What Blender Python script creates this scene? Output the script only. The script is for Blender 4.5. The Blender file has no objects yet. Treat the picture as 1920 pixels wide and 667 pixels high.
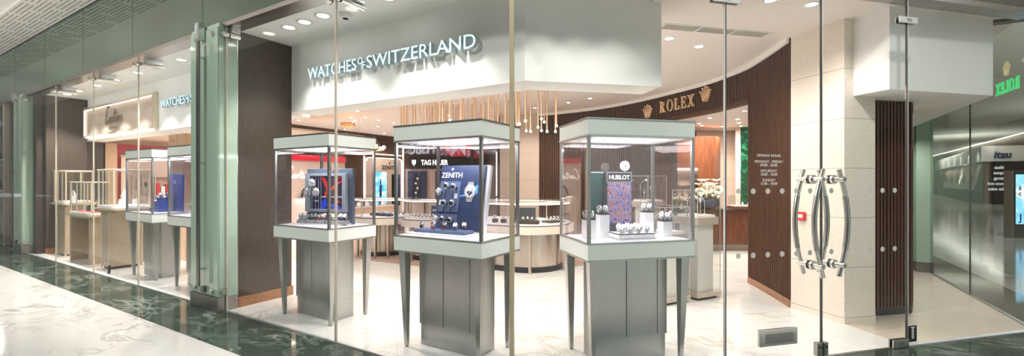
import bpy, math, random
from mathutils import Vector, Matrix
random.seed(11)
SC = bpy.context.scene
COL = SC.collection
PI = math.pi
R = math.radians

# ------------------------------------------------------------------ materials
def newmat(name):
    m = bpy.data.materials.new(name); m.use_nodes = True
    nt = m.node_tree; nt.nodes.clear()
    out = nt.nodes.new('ShaderNodeOutputMaterial')
    return m, nt, out

def col4(c): return (c[0], c[1], c[2], 1.0)

def plain(name, c, rough=0.5, metal=0.0, var=0.06, scale=6.0, spec=0.5, stretch=(1, 1, 1), bump=0.0, coat=0.0, rvar=0.0):
    """Principled surface with a procedural noise variation of its colour (and bump)."""
    m, nt, out = newmat(name)
    b = nt.nodes.new('ShaderNodeBsdfPrincipled')
    tc = nt.nodes.new('ShaderNodeTexCoord'); mp = nt.nodes.new('ShaderNodeMapping')
    mp.inputs['Scale'].default_value = stretch
    nz = nt.nodes.new('ShaderNodeTexNoise'); nz.inputs['Scale'].default_value = scale; nz.inputs['Detail'].default_value = 5
    rp = nt.nodes.new('ShaderNodeValToRGB')
    rp.color_ramp.elements[0].position = 0.3; rp.color_ramp.elements[1].position = 0.7
    rp.color_ramp.elements[0].color = col4([max(0, x * (1 - var)) for x in c])
    rp.color_ramp.elements[1].color = col4([min(1, x * (1 + var)) for x in c])
    L = nt.links.new
    L(tc.outputs['Object'], mp.inputs['Vector']); L(mp.outputs[0], nz.inputs['Vector']); L(nz.outputs['Fac'], rp.inputs['Fac'])
    L(rp.outputs[0], b.inputs['Base Color'])
    b.inputs['Roughness'].default_value = rough; b.inputs['Metallic'].default_value = metal
    b.inputs['Specular IOR Level'].default_value = spec; b.inputs['Coat Weight'].default_value = coat
    if rvar:
        mr = nt.nodes.new('ShaderNodeMapRange'); mr.inputs['To Min'].default_value = rough - rvar; mr.inputs['To Max'].default_value = rough + rvar
        L(nz.outputs['Fac'], mr.inputs['Value']); L(mr.outputs[0], b.inputs['Roughness'])
    if bump:
        bp = nt.nodes.new('ShaderNodeBump'); bp.inputs['Strength'].default_value = bump; bp.inputs['Distance'].default_value = 0.01
        L(nz.outputs['Fac'], bp.inputs['Height']); L(bp.outputs[0], b.inputs['Normal'])
    L(b.outputs[0], out.inputs[0])
    return m

def glow(name, c, s, base=None):
    m, nt, out = newmat(name)
    b = nt.nodes.new('ShaderNodeBsdfPrincipled')
    b.inputs['Base Color'].default_value = col4(base or c); b.inputs['Roughness'].default_value = 0.5
    b.inputs['Emission Color'].default_value = col4(c); b.inputs['Emission Strength'].default_value = s
    nt.links.new(b.outputs[0], out.inputs[0])
    return m

def glass(name, tint=(0.975, 0.99, 0.98), refl=1.0, ior=1.45):
    m, nt, out = newmat(name)
    t = nt.nodes.new('ShaderNodeBsdfTransparent'); t.inputs[0].default_value = col4(tint)
    g = nt.nodes.new('ShaderNodeBsdfGlossy'); g.inputs['Roughness'].default_value = 0.0
    f = nt.nodes.new('ShaderNodeLayerWeight'); f.inputs['Blend'].default_value = 0.5
    pw = nt.nodes.new('ShaderNodeMath'); pw.operation = 'POWER'; pw.inputs[1].default_value = 5.0
    ml = nt.nodes.new('ShaderNodeMath'); ml.operation = 'MULTIPLY_ADD'; ml.inputs[1].default_value = 0.96 * refl; ml.inputs[2].default_value = 0.04 * refl
    mx = nt.nodes.new('ShaderNodeMixShader')
    L = nt.links.new
    L(f.outputs['Facing'], pw.inputs[0]); L(pw.outputs[0], ml.inputs[0]); L(ml.outputs[0], mx.inputs[0]); L(t.outputs[0], mx.inputs[1]); L(g.outputs[0], mx.inputs[2]); L(mx.outputs[0], out.inputs[0])
    return m

def marble(name, base, vein, vscale=1.2, vwidth=0.035, rough=0.12, joint=None, jcol=None, rot=0.6, amount=0.8, cloud=None, spec=0.5):
    """Stone with thin warped veins; joint=(w,h) draws tile joints; rot turns veins and tiles."""
    m, nt, out = newmat(name)
    L = nt.links.new; N = nt.nodes.new
    b = N('ShaderNodeBsdfPrincipled'); b.inputs['Roughness'].default_value = rough; b.inputs['Specular IOR Level'].default_value = spec
    tc = N('ShaderNodeTexCoord'); mp = N('ShaderNodeMapping'); mp.inputs['Rotation'].default_value = (0, 0, rot); mp.inputs['Scale'].default_value = (1, 2.2, 1)
    L(tc.outputs['Object'], mp.inputs['Vector'])
    nz = N('ShaderNodeTexNoise'); nz.inputs['Scale'].default_value = vscale; nz.inputs['Detail'].default_value = 9; nz.inputs['Roughness'].default_value = 0.62; nz.inputs['Distortion'].default_value = 0.7
    L(mp.outputs[0], nz.inputs['Vector'])
    su = N('ShaderNodeMath'); su.operation = 'SUBTRACT'; su.inputs[1].default_value = 0.5; L(nz.outputs['Fac'], su.inputs[0])
    ab = N('ShaderNodeMath'); ab.operation = 'ABSOLUTE'; L(su.outputs[0], ab.inputs[0])
    mr = N('ShaderNodeMapRange'); mr.inputs['From Max'].default_value = vwidth; mr.inputs['To Min'].default_value = 1; mr.inputs['To Max'].default_value = 0; L(ab.outputs[0], mr.inputs['Value'])
    n2 = N('ShaderNodeTexNoise'); n2.inputs['Scale'].default_value = vscale * 0.9; n2.inputs['Detail'].default_value = 3; L(tc.outputs['Object'], n2.inputs['Vector'])
    mr2 = N('ShaderNodeMapRange'); mr2.inputs['From Min'].default_value = 0.42; mr2.inputs['From Max'].default_value = 0.66; L(n2.outputs['Fac'], mr2.inputs['Value'])
    mu = N('ShaderNodeMath'); mu.operation = 'MULTIPLY'; L(mr.outputs[0], mu.inputs[0]); L(mr2.outputs[0], mu.inputs[1])
    mu2 = N('ShaderNodeMath'); mu2.operation = 'MULTIPLY'; mu2.inputs[1].default_value = amount; L(mu.outputs[0], mu2.inputs[0])
    cl = N('ShaderNodeMix'); cl.data_type = 'RGBA'; cl.inputs[6].default_value = col4(base); cl.inputs[7].default_value = col4(cloud or [x * 0.93 for x in base])
    n3 = N('ShaderNodeTexNoise'); n3.inputs['Scale'].default_value = vscale * 1.7; n3.inputs['Detail'].default_value = 6; L(mp.outputs[0], n3.inputs['Vector'])
    L(n3.outputs['Fac'], cl.inputs[0])
    mx = N('ShaderNodeMix'); mx.data_type = 'RGBA'; mx.inputs[7].default_value = col4(vein); L(mu2.outputs[0], mx.inputs[0]); L(cl.outputs[2], mx.inputs[6])
    last = mx.outputs[2]
    if joint:
        mj = N('ShaderNodeMapping'); mj.inputs['Rotation'].default_value = (0, 0, joint[2] if len(joint) > 2 else 0); L(tc.outputs['Object'], mj.inputs['Vector'])
        bt = N('ShaderNodeTexBrick'); bt.inputs['Scale'].default_value = 1; bt.inputs['Brick Width'].default_value = joint[0]; bt.inputs['Row Height'].default_value = joint[1]
        bt.inputs['Mortar Size'].default_value = 0.003; bt.inputs['Mortar Smooth'].default_value = 0; bt.offset = 0.5
        L(mj.outputs[0], bt.inputs['Vector'])
        m3 = N('ShaderNodeMix'); m3.data_type = 'RGBA'; m3.inputs[7].default_value = col4(jcol or [x * 0.7 for x in base]); L(bt.outputs['Fac'], m3.inputs[0]); L(last, m3.inputs[6]); last = m3.outputs[2]
    L(last, b.inputs['Base Color']); L(b.outputs[0], out.inputs[0])
    return m

def wood(name, c1, c2, scale=3.0, stretch=(12, 12, 0.6), rough=0.4, spec=0.4):
    m, nt, out = newmat(name)
    L = nt.links.new; N = nt.nodes.new
    b = N('ShaderNodeBsdfPrincipled'); b.inputs['Roughness'].default_value = rough; b.inputs['Specular IOR Level'].default_value = spec
    tc = N('ShaderNodeTexCoord'); mp = N('ShaderNodeMapping'); mp.inputs['Scale'].default_value = stretch
    L(tc.outputs['Object'], mp.inputs['Vector'])
    nz = N('ShaderNodeTexNoise'); nz.inputs['Scale'].default_value = scale; nz.inputs['Detail'].default_value = 6; nz.inputs['Roughness'].default_value = 0.7; nz.inputs['Distortion'].default_value = 0.3
    L(mp.outputs[0], nz.inputs['Vector'])
    rp = N('ShaderNodeValToRGB'); rp.color_ramp.elements[0].position = 0.32; rp.color_ramp.elements[1].position = 0.68
    rp.color_ramp.elements[0].color = col4(c1); rp.color_ramp.elements[1].color = col4(c2)
    L(nz.outputs['Fac'], rp.inputs[0]); L(rp.outputs[0], b.inputs['Base Color']); L(b.outputs[0], out.inputs[0])
    return m

def stonejoint(name, c, pitch=0.49, off=0.06, jc=None, rough=0.45):
    """Honed stone cladding with thin horizontal joints."""
    m, nt, out = newmat(name)
    L = nt.links.new; N = nt.nodes.new
    b = N('ShaderNodeBsdfPrincipled'); b.inputs['Roughness'].default_value = rough
    tc = N('ShaderNodeTexCoord'); nz = N('ShaderNodeTexNoise'); nz.inputs['Scale'].default_value = 60; nz.inputs['Detail'].default_value = 4; L(tc.outputs['Object'], nz.inputs['Vector'])
    rp = N('ShaderNodeValToRGB'); rp.color_ramp.elements[0].position = .35; rp.color_ramp.elements[1].position = .65
    rp.color_ramp.elements[0].color = col4([x * .9 for x in c]); rp.color_ramp.elements[1].color = col4([min(1, x * 1.04) for x in c]); L(nz.outputs['Fac'], rp.inputs[0])
    sp = N('ShaderNodeSeparateXYZ'); L(tc.outputs['Object'], sp.inputs[0])
    a = N('ShaderNodeMath'); a.operation = 'SUBTRACT'; a.inputs[1].default_value = off - pitch; L(sp.outputs['Z'], a.inputs[0])
    md = N('ShaderNodeMath'); md.operation = 'MODULO'; md.inputs[1].default_value = pitch; L(a.outputs[0], md.inputs[0])
    lt = N('ShaderNodeMath'); lt.operation = 'LESS_THAN'; lt.inputs[1].default_value = 0.006; L(md.outputs[0], lt.inputs[0])
    mx = N('ShaderNodeMix'); mx.data_type = 'RGBA'; mx.inputs[7].default_value = col4(jc or [x * .45 for x in c]); L(lt.outputs[0], mx.inputs[0]); L(rp.outputs[0], mx.inputs[6])
    L(mx.outputs[2], b.inputs['Base Color']); L(b.outputs[0], out.inputs[0])
    return m

def picture(name, stops, scale=9, strength=0.6, dist=2.0, detail=4, rough=0.3):
    """A printed or backlit colourful abstract picture."""
    m, nt, out = newmat(name)
    L = nt.links.new; N = nt.nodes.new
    b = N('ShaderNodeBsdfPrincipled'); b.inputs['Roughness'].default_value = rough
    tc = N('ShaderNodeTexCoord'); nz = N('ShaderNodeTexNoise'); nz.inputs['Scale'].default_value = scale; nz.inputs['Detail'].default_value = detail; nz.inputs['Distortion'].default_value = dist
    L(tc.outputs['Object'], nz.inputs['Vector'])
    rp = N('ShaderNodeValToRGB'); cr = rp.color_ramp; cr.interpolation = 'CONSTANT' if detail < 4 else 'LINEAR'
    while len(cr.elements) < len(stops): cr.elements.new(0.5)
    for e, (p, c) in zip(cr.elements, stops): e.position = p; e.color = col4(c)
    L(nz.outputs['Fac'], rp.inputs[0]); L(rp.outputs[0], b.inputs['Base Color']); L(rp.outputs[0], b.inputs['Emission Color'])
    b.inputs['Emission Strength'].default_value = strength
    L(b.outputs[0], out.inputs[0])
    return m

M = {}
M['lacquer'] = plain('white_lacquer', (0.80, 0.85, 0.81), 0.22, var=0.015, coat=0.3)
M['white'] = plain('white_paint', (0.84, 0.83, 0.80), 0.6, var=0.01)
M['soffit'] = plain('grey_white_paint', (0.90, 0.90, 0.87), 0.6, var=0.01)
M['ceil'] = plain('warm_ceiling_paint', (0.82, 0.75, 0.71), 0.7, var=0.01)
M['deck'] = plain('white_deck', (0.9, 0.9, 0.9), 0.35, var=0.01)
M['steel'] = plain('brushed_steel', (0.43, 0.44, 0.425), 0.30, 1.0, var=0.10, scale=5, stretch=(1, 1, 0.25), rvar=0.06, bump=0.06)
M['steel_dark'] = plain('dark_steel_trim', (0.33, 0.33, 0.31), 0.3, 1.0, var=0.05)
M['post'] = plain('dull_steel_post', (0.30, 0.31, 0.30), 0.35, 1.0, var=0.06)
M['chrome'] = plain('satin_steel', (0.62, 0.61, 0.58), 0.22, 1.0, var=0.06, scale=9, stretch=(1, 1, 6))
M['bronze'] = plain('bronze_metal', (0.30, 0.25, 0.21), 0.3, 1.0, var=0.1, stretch=(1, 1, .2))
M['gunmetal'] = plain('gunmetal_bar', (0.17, 0.155, 0.15), 0.25, 0.9, var=0.1)
M['beam'] = plain('steel_beam', (0.42, 0.38, 0.35), 0.28, 1.0, var=0.08, stretch=(.3, 3, 3))
M['green'] = plain('green_backed_glass', (0.34, 0.48, 0.37), 0.06, var=0.04, scale=1.5, spec=0.6, coat=0.3)
M['green_side'] = plain('pale_green_glass_edge', (0.42, 0.56, 0.45), 0.1, var=0.04, spec=0.6)
M['fascia'] = plain('dark_green_backed_glass', (0.048, 0.098, 0.060), 0.035, var=0.06, scale=1.0, spec=0.9)
M['skirt_steel'] = plain('brushed_skirting', (0.36, 0.34, 0.32), 0.35, 1.0, var=0.15, stretch=(1, 1, .3))
M['mall_ceiling'] = plain('cream_mall_ceiling', (0.82, 0.79, 0.74), 0.7, var=0.02)
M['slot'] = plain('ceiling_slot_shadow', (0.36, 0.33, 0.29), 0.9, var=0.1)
M['brownwall'] = wood('brown_veneer', (0.040, 0.028, 0.021), (0.085, 0.062, 0.048), 4, (30, 30, 0.9), 0.38)
M['darkwood'] = wood('dark_walnut', (0.05, 0.026, 0.017), (0.10, 0.055, 0.035), 3, (10, 10, .7), 0.35)
M['skirtwood'] = wood('cherry_skirting', (0.26, 0.11, 0.05), (0.42, 0.2, 0.10), 4, (3, 3, 14), 0.4)
M['slat'] = wood('walnut_slat', (0.050, 0.017, 0.007), (0.125, 0.048, 0.021), 5, (16, 16, 0.5), 0.6, 0.15)
M['slatback_sides'] = plain('slat_backing_and_sides', (0.03, 0.014, 0.008), 0.7, var=0.2)
M['slatdark'] = wood('dark_slat', (0.05, 0.022, 0.014), (0.12, 0.055, 0.035), 5, (16, 16, .5), 0.4)
M['rosewood'] = wood('rosewood_panel', (0.075, 0.022, 0.010), (0.20, 0.065, 0.026), 4, (9, 9, .7), 0.25)
M['stone'] = stonejoint('beige_stone', (0.80, 0.72, 0.63))
M['beigetile'] = stonejoint('beige_wall_tile', (0.68, 0.55, 0.45), 0.62, 0.2)
M['beigewall'] = plain('beige_wall', (0.66, 0.52, 0.42), 0.6, var=0.03)
M['pinkwood'] = wood('pale_oak', (0.50, 0.31, 0.19), (0.62, 0.42, 0.28), 4, (10, 10, .8), 0.45)
M['floor_white'] = marble('white_shop_marble', (0.74, 0.73, 0.71), (0.42, 0.33, 0.26), 1.0, 0.022, 0.10, (1.2, 1.2, 0.78), (0.56, 0.50, 0.45), rot=0.5, amount=0.95, cloud=(0.70, 0.685, 0.66))
M['floor_mall'] = marble('mall_marble', (0.56, 0.53, 0.495), (0.20, 0.18, 0.16), 1.1, 0.03, 0.10, (1.2, 0.6, 0.0), (0.5, 0.47, 0.43), rot=0.35, amount=0.8, cloud=(0.49, 0.47, 0.44))
M['floor_green'] = marble('green_marble', (0.014, 0.024, 0.018), (0.27, 0.31, 0.27), 1.9, 0.045, 0.05, (1.2, 0.58, 0.0), (0.02, 0.025, 0.02), rot=0.25, amount=0.75, cloud=(0.045, 0.065, 0.05), spec=0.5)
M['floor_beige'] = marble('beige_tile_floor', (0.60, 0.52, 0.44), (0.45, 0.37, 0.30), 1.3, 0.02, 0.14, (0.6, 1.2, 0.78), (0.74, 0.70, 0.64), rot=0.2, amount=0.4)
M['carpet'] = plain('rose_beige_carpet', (0.33, 0.225, 0.18), 0.95, var=0.08, scale=80)
M['glass'] = glass('clear_glass', (0.99, 0.995, 0.99), 0.32)
M['vitglass'] = glass('vitrine_glass', (0.975, 0.985, 0.98), 0.8)
M['caseglass'] = glass('case_glass', (0.945, 0.938, 0.962), 1.0)
M['sideglass'] = glass('grey_side_glass', (0.86, 0.89, 0.87), 0.9)
M['edge'] = plain('glass_edge', (0.58, 0.52, 0.42), 0.2, var=0.1, spec=0.8)
M['edge_tan'] = plain('tan_glass_edge', (0.50, 0.41, 0.27), 0.2, var=0.1, spec=0.8)
M['gap'] = plain('dark_door_gap', (0.035, 0.03, 0.028), 0.4, var=0.1)
M['edge_white'] = plain('pale_seal', (0.8, 0.78, 0.74), 0.3, var=0.05)
M['dot'] = plain('frosted_dot', (0.62, 0.60, 0.57), 0.8, var=0.04, scale=90)
M['lens'] = glow('lamp_lens', (1.0, 0.97, 0.92), 9.0)
M['lens_warm'] = glow('warm_lamp_lens', (1.0, 0.88, 0.72), 14.0)
M['ring'] = plain('white_lamp_ring', (0.8, 0.79, 0.77), 0.4, var=0.01)
M['caselight'] = glow('case_light_panel', (1.0, 0.98, 0.98), 0.16)
M['casestrip'] = glow('case_led_strip', (1.0, 0.99, 1.0), 5.0)
M['neon'] = glow('pale_blue_neon', (0.70, 0.95, 1.0), 0.60, (0.12, 0.15, 0.17))
M['neon_side'] = plain('sign_letter_side', (0.50, 0.62, 0.66), 0.4, var=0.03)
M['gold'] = plain('gold_letter', (0.90, 0.60, 0.33), 0.35, 0.2, var=0.06)
M['goldframe'] = plain('champagne_frame', (0.72, 0.62, 0.47), 0.3, 0.35, var=0.05)
M['goldpanel'] = plain('champagne_panel', (0.47, 0.38, 0.28), 0.35, 0.25, var=0.06, scale=20)
M['rod'] = plain('copper_rod', (0.80, 0.55, 0.38), 0.35, 0.5, var=0.05)
M['bulb'] = glow('pendant_bulb', (1.0, 0.86, 0.66), 4.0)
M['trough'] = glow('light_trough', (1.0, 0.96, 0.92), 3.0)
M['strip_warm'] = glow('warm_led_strip', (1.0, 0.86, 0.74), 1.6)
M['strip_cool'] = glow('cool_led_strip', (1.0, 0.99, 0.93), 5.0)
M['navy'] = plain('navy_board', (0.022, 0.038, 0.10), 0.4, var=0.12, scale=12)
M['navy_light'] = plain('slate_blue_board', (0.10, 0.14, 0.27), 0.45, var=0.1, scale=12)
M['black'] = plain('black_satin', (0.012, 0.012, 0.014), 0.35, var=0.2)
M['charcoal'] = plain('charcoal_board', (0.045, 0.05, 0.055), 0.4, var=0.2)
M['greenboard'] = plain('dark_green_board', (0.022, 0.065, 0.06), 0.35, var=0.1)
M['print'] = glow('white_print', (1, 1, 1), 0.10, (.75, .75, .75))  # print given a slight glow of its own, it is no lamp
M['print_dim'] = glow('dim_white_print', (0.9, 0.9, 0.9), 0.22)  # dimmer print, also glowing by itself
M['print_hours'] = plain('white_vinyl', (0.75, 0.74, 0.72), 0.7, var=0.02)
M['print_dark'] = plain('dark_lettering', (0.03, 0.03, 0.035), 0.5, var=0.1)
M['shoplogo'] = glow('lit_white_letters', (1, 0.98, 0.95), 1.0)
M['slate'] = plain('blue_grey_board', (0.085, 0.115, 0.165), 0.45, var=0.08, scale=14)
M['silver'] = plain('silver_frame', (0.62, 0.64, 0.66), 0.3, 0.6, var=0.04)
M['greyframe'] = plain('blue_grey_frame', (0.36, 0.40, 0.45), 0.4, var=0.05)
M['greycush'] = plain('grey_cushion', (0.27, 0.27, 0.29), 0.8, var=0.06, scale=60)
M['redcush'] = plain('red_cushion', (0.55, 0.03, 0.04), 0.7, var=0.08, scale=60)
M['red'] = plain('red_lacquer', (0.30, 0.006, 0.012), 0.45, var=0.08)
M['redglow'] = glow('red_lit_band', (0.75, 0.01, 0.03), 0.25, (0.6, 0.01, 0.03))
M['blue'] = plain('royal_blue_board', (0.015, 0.055, 0.30), 0.4, var=0.06)
M['watchsteel'] = plain('watch_steel', (0.66, 0.66, 0.67), 0.18, 1.0, var=0.1, scale=200)
M['watchgold'] = plain('watch_gold', (0.85, 0.6, 0.36), 0.2, 1.0, var=0.05)
M['strap_black'] = plain('black_strap', (0.02, 0.02, 0.024), 0.5, var=0.2, scale=100)
M['strap_white'] = plain('white_strap', (0.72, 0.72, 0.73), 0.45, var=0.05, scale=100)
M['strap_red'] = plain('red_strap', (0.42, 0.03, 0.05), 0.5, var=0.1, scale=100)
M['strap_blue'] = plain('blue_strap', (0.03, 0.08, 0.25), 0.5, var=0.1, scale=100)
M['strap_brown'] = plain('brown_strap', (0.15, 0.07, 0.04), 0.5, var=0.1, scale=100)
M['dial_white'] = plain('white_dial', (0.75, 0.75, 0.74), 0.25, var=0.05, scale=300)
M['dial_dark'] = plain('dark_dial', (0.03, 0.035, 0.05), 0.25, var=0.2, scale=300)
M['art'] = picture('abstract_painting', [(0.0, (0.01, 0.03, 0.30)), (0.38, (0.03, 0.12, 0.50)), (0.44, (0.40, 0.42, 0.50)), (0.475, (0.45, 0.03, 0.04)), (0.51, (0.50, 0.28, 0.10)), (0.54, (0.05, 0.15, 0.45)), (0.59, (0.42, 0.30, 0.40)), (0.63, (0.38, 0.02, 0.05))], 16, 0.08, 2.5, 3)  # painting given a faint glow of its own
M['screen_red'] = picture('red_blue_screen', [(0.0, (0.0, 0.01, 0.12)), (0.42, (0.01, 0.01, 0.05)), (0.50, (0.02, 0.005, 0.03)), (0.56, (0.45, 0.01, 0.03)), (0.60, (0.03, 0.0, 0.03)), (0.66, (0.01, 0.05, 0.5)), (0.75, (0.0, 0.01, 0.05))], 5.5, 0.9, 2.2, 4)
M['screen_dark'] = glow('dark_screen', (0.01, 0.012, 0.05), 0.3, (0.008, 0.008, 0.02))
M['redstreak'] = glow('red_screen_streak', (0.8, 0.03, 0.03), 0.35, (0.3, 0.01, 0.01))
M['blueglow'] = glow('blue_screen_streak', (0.02, 0.06, 0.8), 0.35, (0.01, 0.02, 0.2))
M['screen_blue'] = picture('blue_sea_picture', [(0.0, (0.02, 0.12, 0.45)), (0.45, (0.06, 0.32, 0.8)), (0.55, (0.3, 0.6, 0.95)), (0.7, (0.8, 0.9, 1.0))], 2.2, 0.9, 1.0, 4)
M['advert'] = picture('advert_screen', [(0.0, (0.02, 0.35, 0.75)), (0.45, (0.25, 0.65, 0.95)), (0.56, (0.75, 0.85, 0.9)), (0.66, (0.6, 0.4, 0.2)), (0.75, (0.9, 0.95, 1))], 1.8, 0.9, 1.0, 4)
M['bluegate'] = glow('blue_light_print', (0.05, 0.20, 0.9), 0.8)
M['greenwave'] = picture('green_wave_glass', [(0.0, (0.0, 0.02, 0.01)), (0.42, (0.002, 0.05, 0.02)), (0.55, (0.01, 0.14, 0.06)), (0.62, (0.04, 0.25, 0.12)), (0.7, (0.005, 0.06, 0.03))], 2.0, 0.15, 3.0, 3)
M['plinth'] = marble('plinth_marble', (0.80, 0.77, 0.72), (0.55, 0.46, 0.38), 3.0, 0.02, 0.2, None, None, rot=1.2, amount=0.5)
M['collar'] = plain('taupe_collar', (0.50, 0.42, 0.35), 0.4, var=0.04)
M['counter'] = plain('cream_counter', (0.70, 0.62, 0.53), 0.3, var=0.02)
M['drum'] = plain('polished_drum', (0.58, 0.51, 0.45), 0.25, 1.0, var=0.1, stretch=(1, 1, .1), scale=4)
M['brown_dark'] = plain('dark_brown_panel', (0.05, 0.03, 0.024), 0.4, var=0.1)
M['bouquet_white'] = plain('white_petal', (0.85, 0.83, 0.75), 0.6, var=0.05)
M['bouquet_cream'] = plain('cream_bloom', (0.78, 0.74, 0.56), 0.7, var=0.12, scale=40)
M['leafgreen'] = plain('leaf_green', (0.06, 0.12, 0.04), 0.5, var=0.2)
M['redplastic'] = plain('red_plastic', (0.62, 0.02, 0.02), 0.4, var=0.05)
M['grille'] = plain('vent_grille', (0.50, 0.46, 0.42), 0.6, var=0.06)
M['neongreen'] = glow('green_neon', (0.03, 0.9, 0.22), 0.55, (0.02, 0.3, 0.08))
M['neonyellow'] = glow('yellow_neon', (0.85, 0.72, 0.35), 0.3, (0.4, 0.34, 0.15))
M['mallwall'] = plain('mall_wall', (0.40, 0.40, 0.35), 0.5, var=0.05)
M['opposite'] = plain('dark_opposite_wall', (0.085, 0.10, 0.085), 0.5, var=0.2, scale=.6)
M['parchment'] = plain('menu_panel', (0.62, 0.60, 0.58), 0.6, var=0.06)
M['foodbrown'] = plain('food_print', (0.35, 0.13, 0.06), 0.6, var=0.4, scale=12)
M['hsbcwhite'] = glow('white_sign_light', (0.75, 0.8, 1.0), 3.2)
M['hsbcred'] = glow('red_sign_light', (1.0, 0.03, 0.04), 2.2)
M['diamond'] = plain('quilted_panel', (0.60, 0.50, 0.41), 0.6, var=0.03)

# ------------------------------------------------------------------ mesh builder
class MB:
    def __init__(s): s.v = []; s.f = []; s.sm = []; s.mi = []
    def add(s, vs, fs, smooth=False, mi=0, T=None):
        b = len(s.v)
        s.v += [tuple(T @ Vector(p)) if T is not None else tuple(p) for p in vs]
        for f in fs: s.f.append(tuple(b + i for i in f)); s.sm.append(smooth); s.mi.append(mi)
        return s
    def box(s, x0, x1, y0, y1, z0, z1, T=None, mi=0):
        v = [(x, y, z) for z in (z0, z1) for x, y in ((x0, y0), (x1, y0), (x1, y1), (x0, y1))]
        return s.add(v, [(3, 2, 1, 0), (4, 5, 6, 7), (0, 1, 5, 4), (1, 2, 6, 5), (2, 3, 7, 6), (3, 0, 4, 7)], False, mi, T)
    def frust(s, a, z0, b, z1, T=None, mi=0):
        """a, b = (x0,x1,y0,y1) at z0 and z1"""
        v = [(x, y, z) for q, z in ((a, z0), (b, z1)) for x, y in ((q[0], q[2]), (q[1], q[2]), (q[1], q[3]), (q[0], q[3]))]
        return s.add(v, [(3, 2, 1, 0), (4, 5, 6, 7), (0, 1, 5, 4), (1, 2, 6, 5), (2, 3, 7, 6), (3, 0, 4, 7)], False, mi, T)
    def prism(s, poly, z0, z1, T=None, mi=0, smooth=False):
        area = sum(poly[i][0] * poly[(i + 1) % len(poly)][1] - poly[(i + 1) % len(poly)][0] * poly[i][1] for i in range(len(poly)))
        if area < 0: poly = poly[::-1]
        n = len(poly)
        v = [(p[0], p[1], z0) for p in poly] + [(p[0], p[1], z1) for p in poly]
        s.add(v, [tuple(range(n - 1, -1, -1)), tuple(range(n, 2 * n))], False, mi, T)
        return s.add(v, [(i, (i + 1) % n, n + (i + 1) % n, n + i) for i in range(n)], smooth, mi, T)
    def cyl(s, p0, p1, r0, r1=None, n=16, mi=0, T=None, smooth=True):
        r1 = r0 if r1 is None else r1
        p0 = Vector(p0); p1 = Vector(p1); d = (p1 - p0).normalized()
        a = d.orthogonal().normalized(); b = d.cross(a)
        v = []
        for p, r in ((p0, r0), (p1, r1)):
            for i in range(n):
                t = 2 * PI * i / n; v.append(p + (a * math.cos(t) + b * math.sin(t)) * r)
        s.add(v, [(i, (i + 1) % n, n + (i + 1) % n, n + i) for i in range(n)], smooth, mi, T)
        return s.add(v, [tuple(range(n - 1, -1, -1)), tuple(range(n, 2 * n))], False, mi, T)
    def tube(s, pts, r, n=8, mi=0, T=None, closed=False):
        pts = [Vector(p) for p in pts]; m = len(pts); v = []; prev = None
        for i, p in enumerate(pts):
            if closed: d = (pts[(i + 1) % m] - pts[i - 1])
            else: d = pts[min(i + 1, m - 1)] - pts[max(i - 1, 0)]
            d.normalize()
            a = d.orthogonal().normalized() if prev is None else (prev - d * prev.dot(d)).normalized()
            prev = a; b = d.cross(a)
            rr = r[i] if isinstance(r, (list, tuple)) else r
            for k in range(n):
                t = 2 * PI * k / n; v.append(p + (a * math.cos(t) + b * math.sin(t)) * rr)
        fs = []
        for i in range(m if closed else m - 1):
            j = (i + 1) % m
            for k in range(n): fs.append((i * n + k, i * n + (k + 1) % n, j * n + (k + 1) % n, j * n + k))
        s.add(v, fs, True, mi, T)
        if not closed: s.add(v, [tuple(range(n - 1, -1, -1)), tuple(range((m - 1) * n, m * n))], False, mi, T)
        return s
    def lathe(s, prof, c=(0, 0, 0), n=24, mi=0, T=None, smooth=True, sx=1, sy=1):
        v = []; m = len(prof)
        for r, z in prof:
            for k in range(n):
                t = 2 * PI * k / n; v.append((c[0] + r * math.cos(t) * sx, c[1] + r * math.sin(t) * sy, c[2] + z))
        fs = [(i * n + k, i * n + (k + 1) % n, (i + 1) * n + (k + 1) % n, (i + 1) * n + k) for i in range(m - 1) for k in range(n)]
        s.add(v, fs, smooth, mi, T)
        return s.add(v, [tuple(range(n - 1, -1, -1)), tuple(range((m - 1) * n, m * n))], False, mi, T)
    def ball(s, c, r, n=10, mi=0, T=None, sz=1.0):
        h = n // 2
        return s.lathe([(max(1e-4, r * math.sin(PI * i / h)), -r * sz * math.cos(PI * i / h)) for i in range(h + 1)], c, n, mi, T)
    def loft(s, rows, mi=0, smooth=True, T=None, closed=False):
        n = len(rows[0]); v = [p for r in rows for p in r]
        fs = []
        for i in range(len(rows) - 1):
            for k in range(n if closed else n - 1): fs.append((i * n + k, i * n + (k + 1) % n, (i + 1) * n + (k + 1) % n, (i + 1) * n + k))
        return s.add(v, fs, smooth, mi, T)
    def text(s, txt, size, depth, T, mi=0, bold=0.0, align='CENTER', space=1.0, sxy=(1, 1), shear=0.0, line=1.0):
        cu = bpy.data.curves.new('lettering_curve', 'FONT'); cu.body = txt; cu.size = size; cu.extrude = depth / 2; cu.offset = bold
        cu.align_x = align; cu.align_y = 'CENTER'; cu.space_character = space; cu.resolution_u = 3; cu.shear = shear; cu.space_line = line
        o = bpy.data.objects.new('lettering_curve', cu); COL.objects.link(o)
        dg = bpy.context.evaluated_depsgraph_get(); dg.update()
        me = bpy.data.meshes.new_from_object(o.evaluated_get(dg))
        vs = [(v.co.x * sxy[0], v.co.y * sxy[1], v.co.z + depth / 2) for v in me.vertices]; fs = [tuple(p.vertices) for p in me.polygons]
        bpy.data.objects.remove(o); bpy.data.meshes.remove(me); bpy.data.curves.remove(cu)
        return s.add(vs, fs, False, mi, T)
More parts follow.
